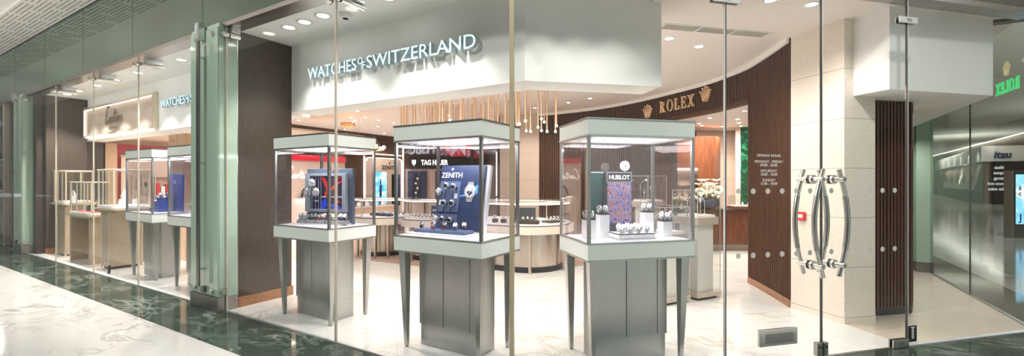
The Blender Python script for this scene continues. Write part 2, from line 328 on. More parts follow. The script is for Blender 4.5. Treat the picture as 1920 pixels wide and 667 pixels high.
    def build(s, name, mats, parent=None, bevel=0.0, kind=None):
        me = bpy.data.meshes.new(name); me.from_pydata(s.v, [], s.f)
        for m in (mats if isinstance(mats, (list, tuple)) else [mats]): me.materials.append(m)
        me.polygons.foreach_set('use_smooth', s.sm); me.polygons.foreach_set('material_index', s.mi); me.update()
        o = bpy.data.objects.new(name, me); COL.objects.link(o)
        if parent is not None: o.parent = parent
        if bevel:
            b = o.modifiers.new('edge_round', 'BEVEL'); b.width = bevel; b.segments = 2; b.limit_method = 'ANGLE'; b.angle_limit = R(40)
        if kind: o['kind'] = kind
        return o

def frame(o, xd, zd=(0, 0, 1)):
    """Matrix: local x along xd, local y along zd (up), local z out of the face."""
    x = Vector(xd).normalized(); y = Vector(zd).normalized(); z = x.cross(y).normalized(); y = z.cross(x)
    return Matrix(((x.x, y.x, z.x, o[0]), (x.y, y.y, z.y, o[1]), (x.z, y.z, z.z, o[2]), (0, 0, 0, 1)))

def TR(x=0, y=0, z=0, rz=0, rx=0): return Matrix.Translation((x, y, z)) @ Matrix.Rotation(rz, 4, 'Z') @ Matrix.Rotation(rx, 4, 'X')

def tag(o, label, cat, group=None):
    o['label'] = label; o['category'] = cat
    if group: o['group'] = group
    return o

def thing(name, label, cat, loc=(0, 0, 0), rz=0.0, group=None, rx=0.0):
    o = bpy.data.objects.new(name, None); COL.objects.link(o); o.empty_display_size = 0.1
    o.location = loc; o.rotation_euler = (rx, 0, rz)
    return tag(o, label, cat, group)

def dup(src, loc, rz=0.0, label=None, group=None, rx=0.0, scale=None):
    r = src.copy(); COL.objects.link(r); r.location = loc; r.rotation_euler = (rx, 0, rz)
    if scale: r.scale = (scale,) * 3
    if label: r['label'] = label
    if group: r['group'] = group
    for ch in list(src.children):
        c = ch.copy(); COL.objects.link(c); c.parent = r
        for g in list(ch.children):
            d = g.copy(); COL.objects.link(d); d.parent = c
    return r

class Proto:
    """First use moves the built thing itself, later uses copy it."""
    def __init__(s, o): s.o = o; s.used = False
    def put(s, loc, rz=0.0, label=None, group=None, rx=0.0, scale=1.0):
        if not s.used:
            s.used = True; o = s.o; o.location = loc; o.rotation_euler = (rx, 0, rz); o.scale = (scale,) * 3
            if label: o['label'] = label
            if group: o['group'] = group
            return o
        return dup(s.o, loc, rz, label, group, rx, scale)

def struct(name, mb, mats, bevel=0.0): return mb.build(name, mats, None, bevel, 'structure')

def spot(name, loc, power, angle=90, blend=0.6, color=(1, 0.95, 0.88), r=0.03, target=None):
    l = bpy.data.lights.new(name, 'SPOT'); l.energy = power; l.spot_size = R(angle); l.spot_blend = blend; l.color = color; l.shadow_soft_size = r
    o = bpy.data.objects.new(name, l); COL.objects.link(o); o.location = loc
    d = (Vector(target) - Vector(loc)) if target else Vector((0, 0, -1))
    o.rotation_euler = d.to_track_quat('-Z', 'Y').to_euler()
    return o

def area(name, loc, sx, sy, power, color=(1, 1, 1), rot=(0, 0, 0)):
    l = bpy.data.lights.new(name, 'AREA'); l.shape = 'RECTANGLE'; l.size = sx; l.size_y = sy; l.energy = power; l.color = color
    o = bpy.data.objects.new(name, l); COL.objects.link(o); o.location = loc; o.rotation_euler = rot
    return o

FR = Matrix(((1, 0, 0, 0), (0, 0, -1, 0), (0, 1, 0, 0), (0, 0, 0, 1)))

# ------------------------------------------------------------------ camera and world
cam = bpy.data.cameras.new('camera'); camo = bpy.data.objects.new('camera', cam); COL.objects.link(camo)
camo.location = (0, 0, 1.4); camo.rotation_euler = (R(90), 0, R(90 - 59.57))
cam.sensor_width = 36; cam.lens = 36 * 808.2 / 1920; cam.shift_y = 6.83 / 1920; cam.clip_start = 0.05; cam.clip_end = 300
SC.camera = camo
w = bpy.data.worlds.new('world'); SC.world = w; w.use_nodes = True
bg = w.node_tree.nodes['Background']; bg.inputs[0].default_value = (0.90, 0.97, 0.92, 1); bg.inputs[1].default_value = 0.50
SC.view_settings.view_transform = 'Standard'; SC.view_settings.look = 'None'; SC.view_settings.exposure = 1.0; SC.view_settings.gamma = 1.08
cy = SC.cycles
cy.max_bounces = 10; cy.diffuse_bounces = 6; cy.glossy_bounces = 5; cy.transmission_bounces = 6; cy.transparent_max_bounces = 40
cy.caustics_reflective = False; cy.caustics_refractive = False; cy.sample_clamp_indirect = 8.0; cy.use_denoising = True

CA = R(44.1); C0 = Vector((-1.442, 2.455, 0)); CD = Vector((math.cos(CA), math.sin(CA), 0)); CN = Vector((math.sin(CA), -math.cos(CA), 0))
def ch(t, out=0.0, z=0.0):
    p = C0 + CD * t + CN * out; return (p.x, p.y, z)
CEND = (2.18 - C0.x) / CD.x          # length of the slanted glazing up to the side glazing
P2 = ch(CEND)

# ------------------------------------------------------------------ floors
struct('floor_mall', MB().prism([(-60, -14), (60, -14), (60, 90), (-60, 90)], -0.05, 0.0), M['floor_mall'])
g = MB()
q = ch(CEND, 0.0)
e1 = (C0.x + 0.24, 1.885); e2 = (2.74, q[1] - 0.30)
g.prism([(-40, 1.885), e1, (C0.x, 2.47), (-40, 2.47)], 0.0, 0.002)
g.prism([e1, e2, (P2[0], P2[1]), (C0.x, 2.47)], 0.0, 0.002)
g.prism([e2, (2.74, 30), (2.18, 30), (P2[0], P2[1])], 0.0, 0.002)
struct('floor_green_border', g, M['floor_green'])
shop = [(-14, 2.455), (C0.x, C0.y), (P2[0], P2[1]), (2.18, 18), (-14, 18)]
struct('floor_shop', MB().prism(shop, 0.0, 0.004), M['floor_white'])
struct('floor_entrance', MB().prism([(0.669, 5.295), ch(2.02*1.72)[:2], (P2[0], P2[1]), (2.18, 9.3), (0.9, 9.3), (0.9, 5.55)], 0.0, 0.006), M['floor_beige'])
cp = []
for k in range(40):
    t = 2 * PI * k / 40; cp.append((-5.75 + 3.35 * math.cos(t) , 7.6 + 2.35 * math.sin(t)))
cp = [(x + 0.0, max(y, 5.32 + 0.02 * (x + 6))) for x, y in cp]
struct('floor_carpet', MB().prism(cp, 0.0, 0.008), M['carpet'])

# ------------------------------------------------------------------ curved slatted wall
ctrl = [(0.35, 5.35), (0.246, 5.689), (0.074, 6.16), (-0.178, 6.76), (-0.45, 7.15), (-0.80, 7.55), (-1.49, 8.09), (-2.40, 8.66), (-3.43, 9.02), (-4.61, 9.10), (-5.4, 9.0)]
pts = []
for i in range(1, len(ctrl) - 2):
    p0, p1, p2, p3 = [Vector((*c, 0)) for c in ctrl[i - 1:i + 3]]
    for k in range(40):
        t = k / 40
        pts.append(0.5 * ((2 * p1) + (-p0 + p2) * t + (2 * p0 - 5 * p1 + 4 * p2 - p3) * t * t + (-p0 + 3 * p1 - 3 * p2 + p3) * t ** 3))
pts.append(Vector((-4.61, 9.10, 0)))
cum = [0.0]
for a, b in zip(pts, pts[1:]): cum.append(cum[-1] + (b - a).length)
WL = cum[-1]
def curve_at(s):
    s = min(max(s, 0), WL)
    for i in range(len(cum) - 1):
        if cum[i + 1] >= s:
            t = (s - cum[i]) / max(1e-6, cum[i + 1] - cum[i]); return pts[i].lerp(pts[i + 1], t), (pts[i + 1] - pts[i]).normalized()
def s_near(x, y):
    return min(range(len(pts)), key=lambda i: (pts[i].x - x) ** 2 + (pts[i].y - y) ** 2)
S_A = cum[s_near(-0.189, 6.79)]; S_B = cum[s_near(-1.42, 8.03)]; Z_OP = 2.50; Z_T = 2.998
sl = MB(); n = int(WL / 0.052)
for i in range(n):
    s = (i + 0.5) * WL / n; p, t = curve_at(s); inn = Vector((-t.y, t.x, 0))
    z0 = Z_OP + 0.05 if S_A < s < S_B else 0.085
    T = Matrix(((t.x, inn.x, 0, p.x), (t.y, inn.y, 0, p.y), (0, 0, 1, 0), (0, 0, 0, 1)))
    sl.box(-0.0140, 0.0140, -0.013, 0.005, z0, Z_T, T, 1); sl.box(-0.0145, 0.0145, 0.005, 0.010, z0, Z_T, T, 0)  # slat sides coloured dark to put shade into the gaps; fronts are wood
struct('wall_curved_slats', sl, [M['slat'], M['slatback_sides']])
bk = MB(); rows = []
def strip(s0, s1, z0, z1, o0, o1, mb, m=48):
    A = []
    for i in range(m + 1):
        p, t = curve_at(s0 + (s1 - s0) * i / m); nn = Vector((-t.y, t.x, 0)); a = p + nn * o0; b = p + nn * o1
        A.append([(a.x, a.y, z0), (b.x, b.y, z0), (b.x, b.y, z1), (a.x, a.y, z1)])
    mb.loft(A, smooth=False, closed=True)
    mb.add(A[0], [(0, 1, 2, 3)]); mb.add(A[-1], [(3, 2, 1, 0)])
strip(0, S_A, 0, Z_T, -0.10, -0.014, bk); strip(S_A, S_B, Z_OP, Z_T, -0.10, -0.014, bk); strip(S_B, WL, 0, Z_T, -0.10, -0.014, bk)
struct('wall_curved_backing', bk, M['slatback_sides'])
bk = MB(); strip(0, S_A, 0.0, 0.085, -0.02, 0.022, bk); strip(S_B, WL, 0.0, 0.085, -0.02, 0.022, bk)
struct('baseboard_curved', bk, M['skirtwood'])
bk = MB(); strip(S_A, S_B, Z_OP - 0.005, Z_OP + 0.05, -0.105, 0.018, bk)
struct('trim_1', bk, M['slat'])
bk = MB(); strip(0, WL, Z_T - 0.055, Z_T + 0.002, 0.020, 0.05, bk)
struct('trim_2', bk, M['white'])

# stone pier beside the entrance and the dark slatted panel behind it
st = [(0.246, 5.685), (0.669, 5.295), (0.948, 5.553), (0.70, 6.0), (0.36, 6.0)]
struct('wall_stone_pier', MB().prism(st, 0.075, 3.0), M['stone'])
struct('baseboard_stone', MB().prism([(0.243, 5.682), (0.669, 5.290), (0.952, 5.553), (0.70, 6.0), (0.36, 6.0)], 0.0, 0.075), M['stone'])
sd = MB(); a = Vector((0.975, 5.780, 0)); b = Vector((1.335, 6.115, 0)); dd = (b - a).normalized(); Ls = (b - a).length
for i in range(11):
    s = (i + 0.5) * Ls / 11; p = a + dd * s
    sd.box(-0.012, 0.012, -0.03, 0.0, 0.09, 2.24, Matrix(((dd.x, -dd.y, 0, p.x), (dd.y, dd.x, 0, p.y), (0, 0, 1, 0), (0, 0, 0, 1))))
struct('wall_dark_slats', sd, M['slatdark'])
struct('wall_dark_backing', MB().prism([tuple(a.xy), tuple(b.xy), (1.40, 6.3), (1.40, 9.2), (0.62, 9.2), (0.62, 6.1)], 0.09, 2.24), M['slatback_sides'])
struct('baseboard_dark', MB().prism([(0.985, 5.765), (1.345, 6.10), (1.40, 6.3), (1.0, 6.1)], 0.0, 0.09), M['black'])

# ------------------------------------------------------------------ ceilings and bulkheads
struct('ceiling_display', MB().prism([(-12.3, 2.47), (-1.43, 2.47), (-0.55, 3.36), (-0.807, 4.032), (-1.763, 3.216), (-12.3, 3.216)], 3.07, 3.12), M['soffit'])
struct('ceiling_shop', MB().prism([(-14, 3.3), (-1.8, 3.3), (-0.97, 4.12), (-0.55, 3.38), (2.17, 6.02), (2.17, 18), (-14, 18)], 3.0, 3.06), M['ceil'])
struct('ceiling_light_block', MB().prism([(-14.2, 2.46), (-1.40, 2.46), (2.22, 6.0), (2.22, 18.2), (-14.2, 18.2)], 3.2, 3.3), M['white'])  # unseen slab added over the ceilings to keep world light out
struct('wall_bulkhead', MB().prism([(-5.045, 3.216), (-1.763, 3.216), (-0.807, 4.032), (-1.038, 4.301), (-1.89, 3.572), (-5.045, 3.572)], 2.258, 3.075), M['soffit'])
struct('wall_bulkhead_side', MB().prism([(-12.3, 3.216), (-5.2, 3.216), (-5.2, 3.572), (-12.3, 3.572)], 2.25, 3.075), M['soffit'])
struct('wall_bulkhead_entrance', MB().prism([(0.724, 5.398), (0.98, 5.145), (1.93, 6.045), (1.97, 9.3), (0.75, 9.3), (0.75, 5.45)], 2.245, 3.0), M['soffit'])

# ------------------------------------------------------------------ shop back walls
def wallseg(name, a, b, z0, z1, mat, th=0.1, side=-1):
    a = Vector((*a, 0)); b = Vector((*b, 0)); d = (b - a).normalized(); nn = Vector((-d.y, d.x, 0)) * side * th
    return struct(name, MB().prism([(a.x, a.y), (b.x, b.y), (b.x + nn.x, b.y + nn.y), (a.x + nn.x, a.y + nn.y)], z0, z1), mat)
wallseg('wall_left', (-11.4, 6.95), (-11.4, 11.5), 0, 3.0, M['darkwood'], side=1)
wallseg('wall_left_corner', (-13.5, 6.95), (-11.4, 6.95), 0, 3.0, M['beigewall'], side=1)
wallseg('wall_boutique', (-13.5, 2.6), (-13.5, 6.95), 0, 3.0, M['beigewall'], side=1)
wallseg('wall_back', (-11.42, 11.4), (-8.80, 12.92), 0, 3.0, M['darkwood'], side=1)
wallseg('wall_back_brown', (-8.80, 12.92), (-5.40, 9.0), 0, 3.0, M['brownwall'], side=1)
wallseg('wall_back_tile', (-5.42, 8.66), (-4.58, 9.12), 0, 3.0, M['beigetile'], side=1)
struct('wall_back_column', MB().prism([(-5.70, 8.98), (-5.46, 9.10), (-5.5, 9.3), (-5.8, 9.2)], 0, 3.0), M['darkwood'])
wallseg('wall_back_light', (-11.3, 7.05), (-11.3, 8.95), 0, 2.12, M['beigewall'], side=1)
struct('trim_3', MB().box(-11.31, -11.26, 7.0, 8.95, 2.0, 2.16), M['redglow'])
struct('trim_4', MB().box(-11.36, -11.30, 8.95, 11.45, 2.32, 2.345), M['strip_warm'])
struct('wall_outer_back', MB().box(-14.2, 2.2, 18.0, 18.1, 0, 3.2), M['beigewall'])
struct('wall_outer_left', MB().box(-14.2, -14.1, 2.46, 18.0, 0, 3.2), M['beigewall'])
struct('wall_outer_right', MB().box(1.42, 1.52, 9.3, 18.0, 0, 3.2), M['beigewall'])

# interior room behind the arch
struct('ceiling_inner_room', MB().prism([(-2.2, 8.9), (-1.5, 8.25), (-0.85, 7.68), (-0.3, 7.0), (0.1, 6.5), (0.55, 6.3), (0.55, 12.2), (-2.2, 12.2)], 2.60, 2.66), M['ceil'])
wallseg('wall_inner_tile', (-1.4, 11.0), (-0.50, 11.53), 0, 2.6, M['beigetile'], side=1)
wallseg('wall_inner_green', (-0.46, 10.74), (0.55, 11.35), 0.0, 2.6, M['greenwave'], side=1)
wallseg('wall_inner_tile_side', (-0.50, 11.50), (-0.47, 10.76), 0, 2.6, M['beigetile'], side=-1)
struct('wall_inner_rosewood', MB().prism([(-2.2, 9.50), (-1.69, 9.80), (-1.69, 10.2), (-2.2, 10.2)], 0, 2.6).prism([(-1.69, 9.80), (-0.92, 10.24), (-0.86, 10.62), (-1.69, 10.2)], 1.70, 2.38)
       .prism([(-1.25, 10.05), (-0.92, 10.24), (-0.86, 10.62), (-1.25, 10.5)], 0, 1.70), M['rosewood'])
struct('wall_inner_niche', MB().prism([(-1.69, 10.2), (-1.20, 10.48), (-1.2, 10.54), (-1.69, 10.26)], 0, 1.72), M['beigewall'])
struct('trim_5', MB().prism([(-1.69, 10.12), (-1.25, 10.36), (-1.25, 10.40), (-1.69, 10.18)], 1.66, 1.69), M['strip_warm'])

# ------------------------------------------------------------------ shop front: fascia, beams, columns
fa = MB(); xs = [-15.0, -13.09, -11.17, -9.23, -7.37, -5.47, -3.57, -1.44]
for x0, x1 in zip(xs, xs[1:]): fa.box(x0 + 0.005, x1 - 0.005, 2.425, 2.45, 3.112, 4.10)
L = CEND
for i in range(3): 
    t0, t1 = L * i / 3, L * (i + 1) / 3
    fa.prism([ch(t0 + .005, 0.03)[:2], ch(t1 - .005, 0.03)[:2], ch(t1 - .005, 0.005)[:2], ch(t0 + .005, 0.005)[:2]], 3.0, 4.10)
struct('wall_fascia', fa, M['fascia'])
struct('wall_fascia_backing', MB().prism([(-40, 2.455), (-1.43, 2.455), (2.18, 5.97), (2.18, 6.06), (-1.47, 2.52), (-40, 2.52)], 3.112, 4.3), M['black'])
struct('trim_6', MB().prism([(-15, 2.425), (-1.44, 2.425), (-1.44, 2.60), (-15, 2.60)], 3.065, 3.110), M['beam'], 0.006)
struct('trim_7', MB().prism([ch(0, .03)[:2], ch(L, .03)[:2], ch(L, -.12)[:2], ch(0, -.12)[:2]], 2.955, 3.068), M['beam'], 0.006)
struct('wall_neighbour_fascia', MB().box(-40, -15, 2.425, 2.45, 3.112, 4.1), M['fascia'])

def column(X0, X1, idx):
    y0 = 2.375
    body = struct('wall_column_%d' % idx, MB().box(X0, X1, y0 + .012, 2.57, 0.16, 3.10), M['green_side'])
    cp = MB().box(X0, X1 - 0.006, y0, y0 + .011, 0.165, 3.06)
    face = struct('wall_column_face_%d' % idx, cp, M['green'], 0.003)
    struct('baseboard_column_%d' % idx, MB().box(X0 - .005, X1 + .006, y0 - .006, 2.575, 0, 0.16), M['skirt_steel'], 0.004)
    words = {1: 'green pier beside the brown partition wall', 2: 'green pier beside the dark neighbouring window'}[idx]
    for kx, kz in ((X0 + .13, 2.985), (X1 - .11, 2.995), (X0 + .13, 0.235), (X1 - .11, 0.225)):
        MB().cyl((kx, y0 - .001, kz), (kx, y0 - .022, kz), 0.028, n=20).cyl((kx, y0 - .022, kz), (kx, y0 - .027, kz), 0.02, n=20).build('standoff_bolt', M['chrome'], face)
    for kz in (2.98, 0.22):
        MB().cyl((X1 + .001, 2.42, kz), (X1 + .028, 2.42, kz), 0.032, n=20).cyl((X1 + .028, 2.42, kz), (X1 + .034, 2.42, kz), 0.022, n=20).build('standoff_bolt', M['chrome'], body)
    xm = (X0 + X1) / 2 + 0.02
    t = thing('guard_rail', 'dark flat steel bar running up the ' + words, 'rail', (xm, y0, 0))
    MB().box(-.028, .028, -.075, -.055, .27, 2.93).build('bar', M['gunmetal'], t, 0.004)
    for z in (.45, 1.6, 2.75): MB().cyl((0, -.002, z), (0, -.054, z), .012, n=12).build('bracket', M['chrome'], t)
    tag(MB().box(xm - .035, xm + .035, y0 - .03, y0 - .001, .195, .255).build('wall_plate', M['gunmetal'], None, .004), 'small square plate under the bar of the ' + words, 'plate')
    t = thing('sensor_box', 'small grey sensor box atop the ' + words, 'sensor', (xm - .03, y0, 3.0))
    MB().box(-.04, .04, -.07, -.002, -.05, .13).build('body', M['chrome'], t, 0.004)
    MB().box(-.03, .03, -.073, -.0705, .0, .11).build('grille', M['silver'], t)
column(-5.63, -5.03, 1)
column(-12.95, -12.36, 2)
# green clad wall at the far end of the side glazing
gp_ = struct('wall_column_3', MB().box(1.55, 2.02, 9.10, 9.22, 0.16, 3.0), M['green'])
struct('wall_column_face_3', MB().box(2.02, 2.21, 8.93, 9.22, 0.16, 3.0), M['green'])
struct('baseboard_column_3', MB().box(1.5, 2.215, 9.09, 9.23, 0, 0.16).box(2.015, 2.217, 8.925, 9.1, 0, .16), M['skirt_steel'])
MB().cyl((1.93, 9.099, .24), (1.93, 9.075, .24), .03, n=20).build('standoff_bolt', M['chrome'], gp_)

# return walls
struct('wall_partition', MB().box(-5.2, -5.05, 2.578, 3.216, 0.115, 3.07), M['brownwall'])
struct('baseboard_partition', MB().box(-5.2, -5.035, 2.585, 3.23, 0.0, 0.115), M['skirtwood'])
struct('trim_8', MB().box(-5.075, -5.043, 2.562, 2.585, 0.0, 3.07), M['chrome'])
struct('wall_end', MB().box(-12.3, -11.98, 2.62, 3.2, 0.11, 3.07), M['brownwall'])
struct('wall_end_return', MB().box(-12.32, -12.10, 2.52, 2.62, 0.0, 3.07), M['brown_dark'])
struct('baseboard_end', MB().box(-12.3, -11.965, 2.62, 3.21, 0.0, 0.11), M['skirtwood'])
struct('wall_boutique_marble', MB().box(-13.5, -13.3, 3.2, 3.86, 0, 2.3), M['brown_dark'])
struct('wall_boutique_pilaster', MB().box(-13.5, -13.25, 3.86, 4.07, 0, 2.3).box(-9.42, -8.79, 3.62, 3.80, 0, 2.25), M['pinkwood'])
struct('trim_9', MB().box(-13.5, -13.38, 4.07, 6.9, 2.08, 2.30), M['red'])
struct('trim_10', MB().box(-13.5, -13.42, 4.07, 4.18, 0, 2.08), M['red'])
struct('wall_boutique_post', MB().box(-13.5, -13.36, 4.18, 4.34, 0, 2.0), M['beigewall'])
for i, (y0, y1) in enumerate(((4.42, 4.57), (4.62, 4.77))):
    t = thing('wall_picture', ['cream framed picture with dark stripes on the boutique wall, beside the pale post', 'cream framed picture with a brown blot on the boutique wall, nearer the shelf'][i], 'picture', (-13.498, (y0 + y1) / 2, 1.33), R(90), 'framed boutique pictures')
    hw_ = (y1 - y0) / 2; fr = MB()
    for a in ((-hw_, hw_, .20, .235), (-hw_, hw_, -.235, -.20), (-hw_, -hw_ + .022, -.20, .20), (hw_ - .022, hw_, -.20, .20)): fr.box(a[0], a[1], -.035, -.001, a[2], a[3])
    fr.build('frame', M['goldframe'], t)
    MB().box(-hw_ + .022, hw_ - .022, -.012, -.001, -.20, .20).build('print', M['beigewall'], t)
    m = MB()
    if i == 0:
        for k in range(3): m.box(-.035 + .025 * k, -.023 + .025 * k, -.014, -.0122, -.14, .14)
    else: m.lathe([(.03, 0), (.03, .002), (.001, .002)], n=12, sy=2.4, T=Matrix.Translation((0, -.0121, 0)) @ FR)
    m.build('motif', M['darkwood'], t)
t = thing('wall_shelf', 'pale shelf unit with gift boxes on the boutique wall behind the blue stand', 'shelf', (-13.498, 5.08, 1.06), R(90))
MB().box(-.26, .75, -.22, -.001, -.02, 0).build('board', M['goldframe'], t); MB().box(-.26, .75, -.22, -.001, .46, .48).build('top_board', M['goldframe'], t); MB().box(-.26, -.245, -.22, -.001, .0, .46).build('side_board', M['goldframe'], t)
for k, (y, w_, h_, mt, lb) in enumerate(((4.90, .07, .30, 'redcush', 'tall red gift box first on the boutique shelf'), (5.0, .08, .22, 'bouquet_white', 'white gift box beside the tall red one on the boutique shelf'), (5.10, .08, .27, 'redcush', 'middle red gift box on the boutique shelf'), (5.2, .07, .22, 'bouquet_white', 'white gift box between red ones on the boutique shelf'), (5.30, .07, .30, 'redcush', 'tall red gift box farthest along the boutique shelf'))):
    o = thing('gift_box', lb, 'box', (-13.38, y, 1.0605), R(90), 'gift boxes on the boutique shelf')
    MB().box(-w_ / 2, w_ / 2, -.07, .07, 0, h_ * .8).build('body', M[mt], o, .003); MB().box(-w_ / 2 - .003, w_ / 2 + .003, -.073, .073, h_ * .8, h_).build('lid', M[mt], o, .003)
struct('ceiling_boutique', MB().box(-13.5, -8.0, 3.6, 6.9, 2.42, 2.46), M['beigewall'])

# ------------------------------------------------------------------ glazing
def pane(name, a, b, z0, z1, mat='glass', th=0.012):
    a = Vector((a[0], a[1], 0)); b = Vector((b[0], b[1], 0)); d = (b - a).normalized(); nn = Vector((-d.y, d.x, 0)) * th / 2
    return struct(name, MB().prism([(a - nn).xy[:], (b - nn).xy[:], (b + nn).xy[:], (a + nn).xy[:]], z0, z1), M[mat])
def seam(name, p, z0, z1, wd, mat, dep=0.016, rz=0.0):
    return struct(name, MB().box(-wd / 2, wd / 2, -dep / 2, dep / 2, z0, z1, TR(p[0], p[1], 0, rz)), M[mat])
GX = [-12.34, -10.669, -8.90, -7.27, -5.62]
k = 1
for a, b in zip(GX, GX[1:]): pane('window_%d' % k, (a + .004, 2.455), (b - .004, 2.455), 0.004, 3.07); k += 1
for a, b in ((-5.02, -3.216), (-3.216, -1.442)): pane('window_%d' % k, (a + .004, 2.455), (b - .012, 2.455), 0.004, 3.07); k += 1
TD0, TD1, TD2 = 1.648, 2.543, 3.448     # slanted glazing: door jamb, meeting line, door jamb
pane('window_%d' % k, ch(0.012), ch(TD0 - .006), 0.006, 2.955); k += 1
pane('window_%d' % k, ch(TD0 + .006), ch(TD2 - .006), 2.79, 2.955); k += 1
pane('window_%d' % k, ch(TD2 + .006), ch(CEND - .01), 0.006, 2.955); k += 1
pane('window_%d' % k, (2.18, P2[1] + .02), (2.18, 7.444), 0.006, 3.1, 'sideglass'); k += 1
pane('window_%d' % k, (2.18, 7.452), (2.18, 8.92), 0.006, 3.1, 'sideglass'); k += 1
pane('window_%d' % k, (-18.5, 2.455), (-12.97, 2.455), 0.004, 3.07); k += 1
for i, x in enumerate(GX[1:-1]): seam('trim_%d' % (20 + i), (x, 2.455), 0.004, 3.065, 0.013, 'edge')
seam('trim_23', (-5.012, 2.455), 0.004, 3.065, 0.014, 'edge'); seam('trim_24', (-3.216, 2.455), 0.004, 3.065, 0.019, 'edge')
seam('trim_25', (C0.x, C0.y), 0.004, 3.065, 0.030, 'edge_tan', 0.03, CA / 2)
for i, t in enumerate((TD0, TD1, TD2)):
    seam('trim_%d' % (26 + 2 * i), ch(t), 0.01, 2.955, 0.010, 'gap', 0.012, CA)
    seam('trim_%d' % (27 + 2 * i), ch(t - (.009 if i == 0 else -.009)), 0.01, 2.955, 0.006, 'edge_white', 0.014, CA)
seam('trim_32', (2.18, 7.448), 0.004, 3.1, 0.012, 'gap')
struct('trim_33', MB().box(-12.36, -5.63, 2.445, 2.465, 0, 0.012).box(-5.02, C0.x, 2.445, 2.465, 0, .012), M['silver'])
struct('trim_34', MB().prism([ch(TD2, .02)[:2], ch(CEND, .02)[:2], ch(CEND, -.02)[:2], ch(TD2, -.02)[:2]], 0, 0.016).prism([ch(0, .012)[:2], ch(TD0, .012)[:2], ch(TD0, -.012)[:2], ch(0, -.012)[:2]], 0, .010), M['silver'])
struct('trim_35', MB().prism([ch(TD0, .014)[:2], ch(TD2, .014)[:2], ch(TD2, -.014)[:2], ch(TD0, -.014)[:2]], 0, 0.005), M['steel_dark'])
struct('trim_36', MB().box(2.165, 2.20, P2[1], 8.93, 0, 0.016), M['steel_dark'])

# doors in the slanted glazing
def door(name, t0, t1, sgn):
    d = bpy.data.objects.new(name, None); COL.objects.link(d); d.location = C0; d.rotation_euler = (0, 0, CA); d['kind'] = 'structure'
    MB().box(t0 + .007, t1 - .007, -.006, .006, .012, 2.785).build('glass_pane', M['glass'], d)
    tm = t1 if sgn < 0 else t0
    # pair of bowed pull tubes, local y negative is towards the mall
    for yy, nm in ((-.085, 'pull_handle'), (.085, 'pull_handle')):
        P = []
        for k in range(25):
            f = k / 24; zz = .655 + f * (1.497 - .655); bow = .085 * math.sin(PI * f) - .02
            P.append((tm + sgn * (.098 + bow), yy, zz))
        h = MB().tube(P, .0165, 14).build(nm, M['chrome'], d)
        i0, i1 = 6, 18
        MB().tube(P[i0:i1 + 1], .0195, 14).build('grip', M['steel'], h)
    for zz in (.742, 1.418):
        f = (zz - .655) / .842; bow = .085 * math.sin(PI * f) - .02; x = tm + sgn * (.098 + bow)
        s = MB().cyl((x, -.112, zz), (x, .112, zz), .0215, n=18).build('standoff', M['chrome'], d)
        MB().cyl((x, -.032, zz), (x, -.010, zz), .036, n=20).cyl((x, .010, zz), (x, .032, zz), .036, n=20).build('collar', M['chrome'], s)
        MB().cyl((x, -.015, zz), (x, -.0085, zz), .0375, n=20).build('washer', M['black'], s)
        MB().cyl((x, -.1125, zz), (x, -.1135, zz), .012, n=14).build('end_screw', M['steel_dark'], s)
    lk = MB().box(tm + sgn * .03 - .022, tm + sgn * .03 + .022, -.022, .022, .012, .12).build('floor_lock', M['steel_dark'], d, .006)
    MB().cyl((tm + sgn * .03, -.0225, .085), (tm + sgn * .03, -.026, .085), .009, n=12).build('keyhole', M['black'], lk)
    return d
dl = door('door_1', TD0, TD1, -1); dr = door('door_2', TD1, TD2, 1)
def dots(parent, tl, z):
    m = MB()
    for t in tl: m.cyl((t, -.0065, z), (t, -.0072, z), .0215, n=20, smooth=False)
    return m.build('dot_pattern', M['dot'], parent)
base = 1.758
dl_t = [base + .134 * i for i in range(6)]; dr_t = [2.64, 2.785, 3.04, 3.175, 3.31]
for z in (1.327, .838): dots(dl, dl_t, z); dots(dr, dr_t, z)
# letter slot
s = MB().box(1.930, 2.282, -.030, -.0065, .140, .268).build('letter_plate', M['chrome'], dl, .003)
MB().box(1.985, 2.245, -.0315, -.0302, .160, .235).build('flap', M['steel_dark'], s)
T = Matrix.Translation((0, -.0068, 0)) @ Matrix(((1, 0, 0, 2.035), (0, 0, -1, 0), (0, 1, 0, 0), (0, 0, 0, 1)))
tx = MB()
for txt, z, sz in (('OPENING HOURS', 1.600, .028), ('MONDAY - FRIDAY', 1.553, .030), ('09:00 - 20:00', 1.526, .030), ('SATURDAY', 1.482, .030), ('10:00 - 18:00', 1.455, .030), ('SUNDAY', 1.411, .030), ('12:00 - 18:00', 1.384, .030)):
    tx.text(txt, sz, .0006, T @ Matrix.Translation((0, z, 0)), bold=.0)
tx.build('opening_hours_lettering', M['print_hours'], dl)
# patch fittings at the jambs
def patch(t, z, wd, h, label):
    o = thing('patch_fitting', label, 'hinge', ch(t, 0, z), CA, 'patch fittings on the glass doors')
    MB().box(-wd / 2, wd / 2, -.022, -.0085, -h / 2, h / 2).build('front_plate', M['chrome'], o, .003)
    MB().box(-wd / 2, wd / 2, .0085, .022, -h / 2, h / 2).build('rear_plate', M['steel_dark'], o, .003)
    MB().box(-.02, .03, -.0235, -.0222, -.012, .012).build('screw_slot', M['steel_dark'], o)
patch(TD2 - .0, 2.765, .20, .055, 'steel patch hinge at the top of the door jamb near the stone pier')
patch(TD0, 2.765, .24, .055, 'steel patch hinge at the top of the door jamb near the display cases')
patch(TD2 - .085, .040, .17, .066, 'steel floor hinge block under the door leaf beside the beige entrance floor')
p = ch(TD2 + .055, .0)
t = thing('door_plaque', 'small black notice plaque low on the glass beside the door hinge', 'sign', (p[0], p[1], .108), CA)
MB().box(-.045, .045, -.012, -.007, -.068, .068).build('board', M['black'], t)
mm = MB()
for i in range(7): mm.box(-.012, .012, -.0128, -.0121, .04 - .013 * i, .044 - .013 * i)
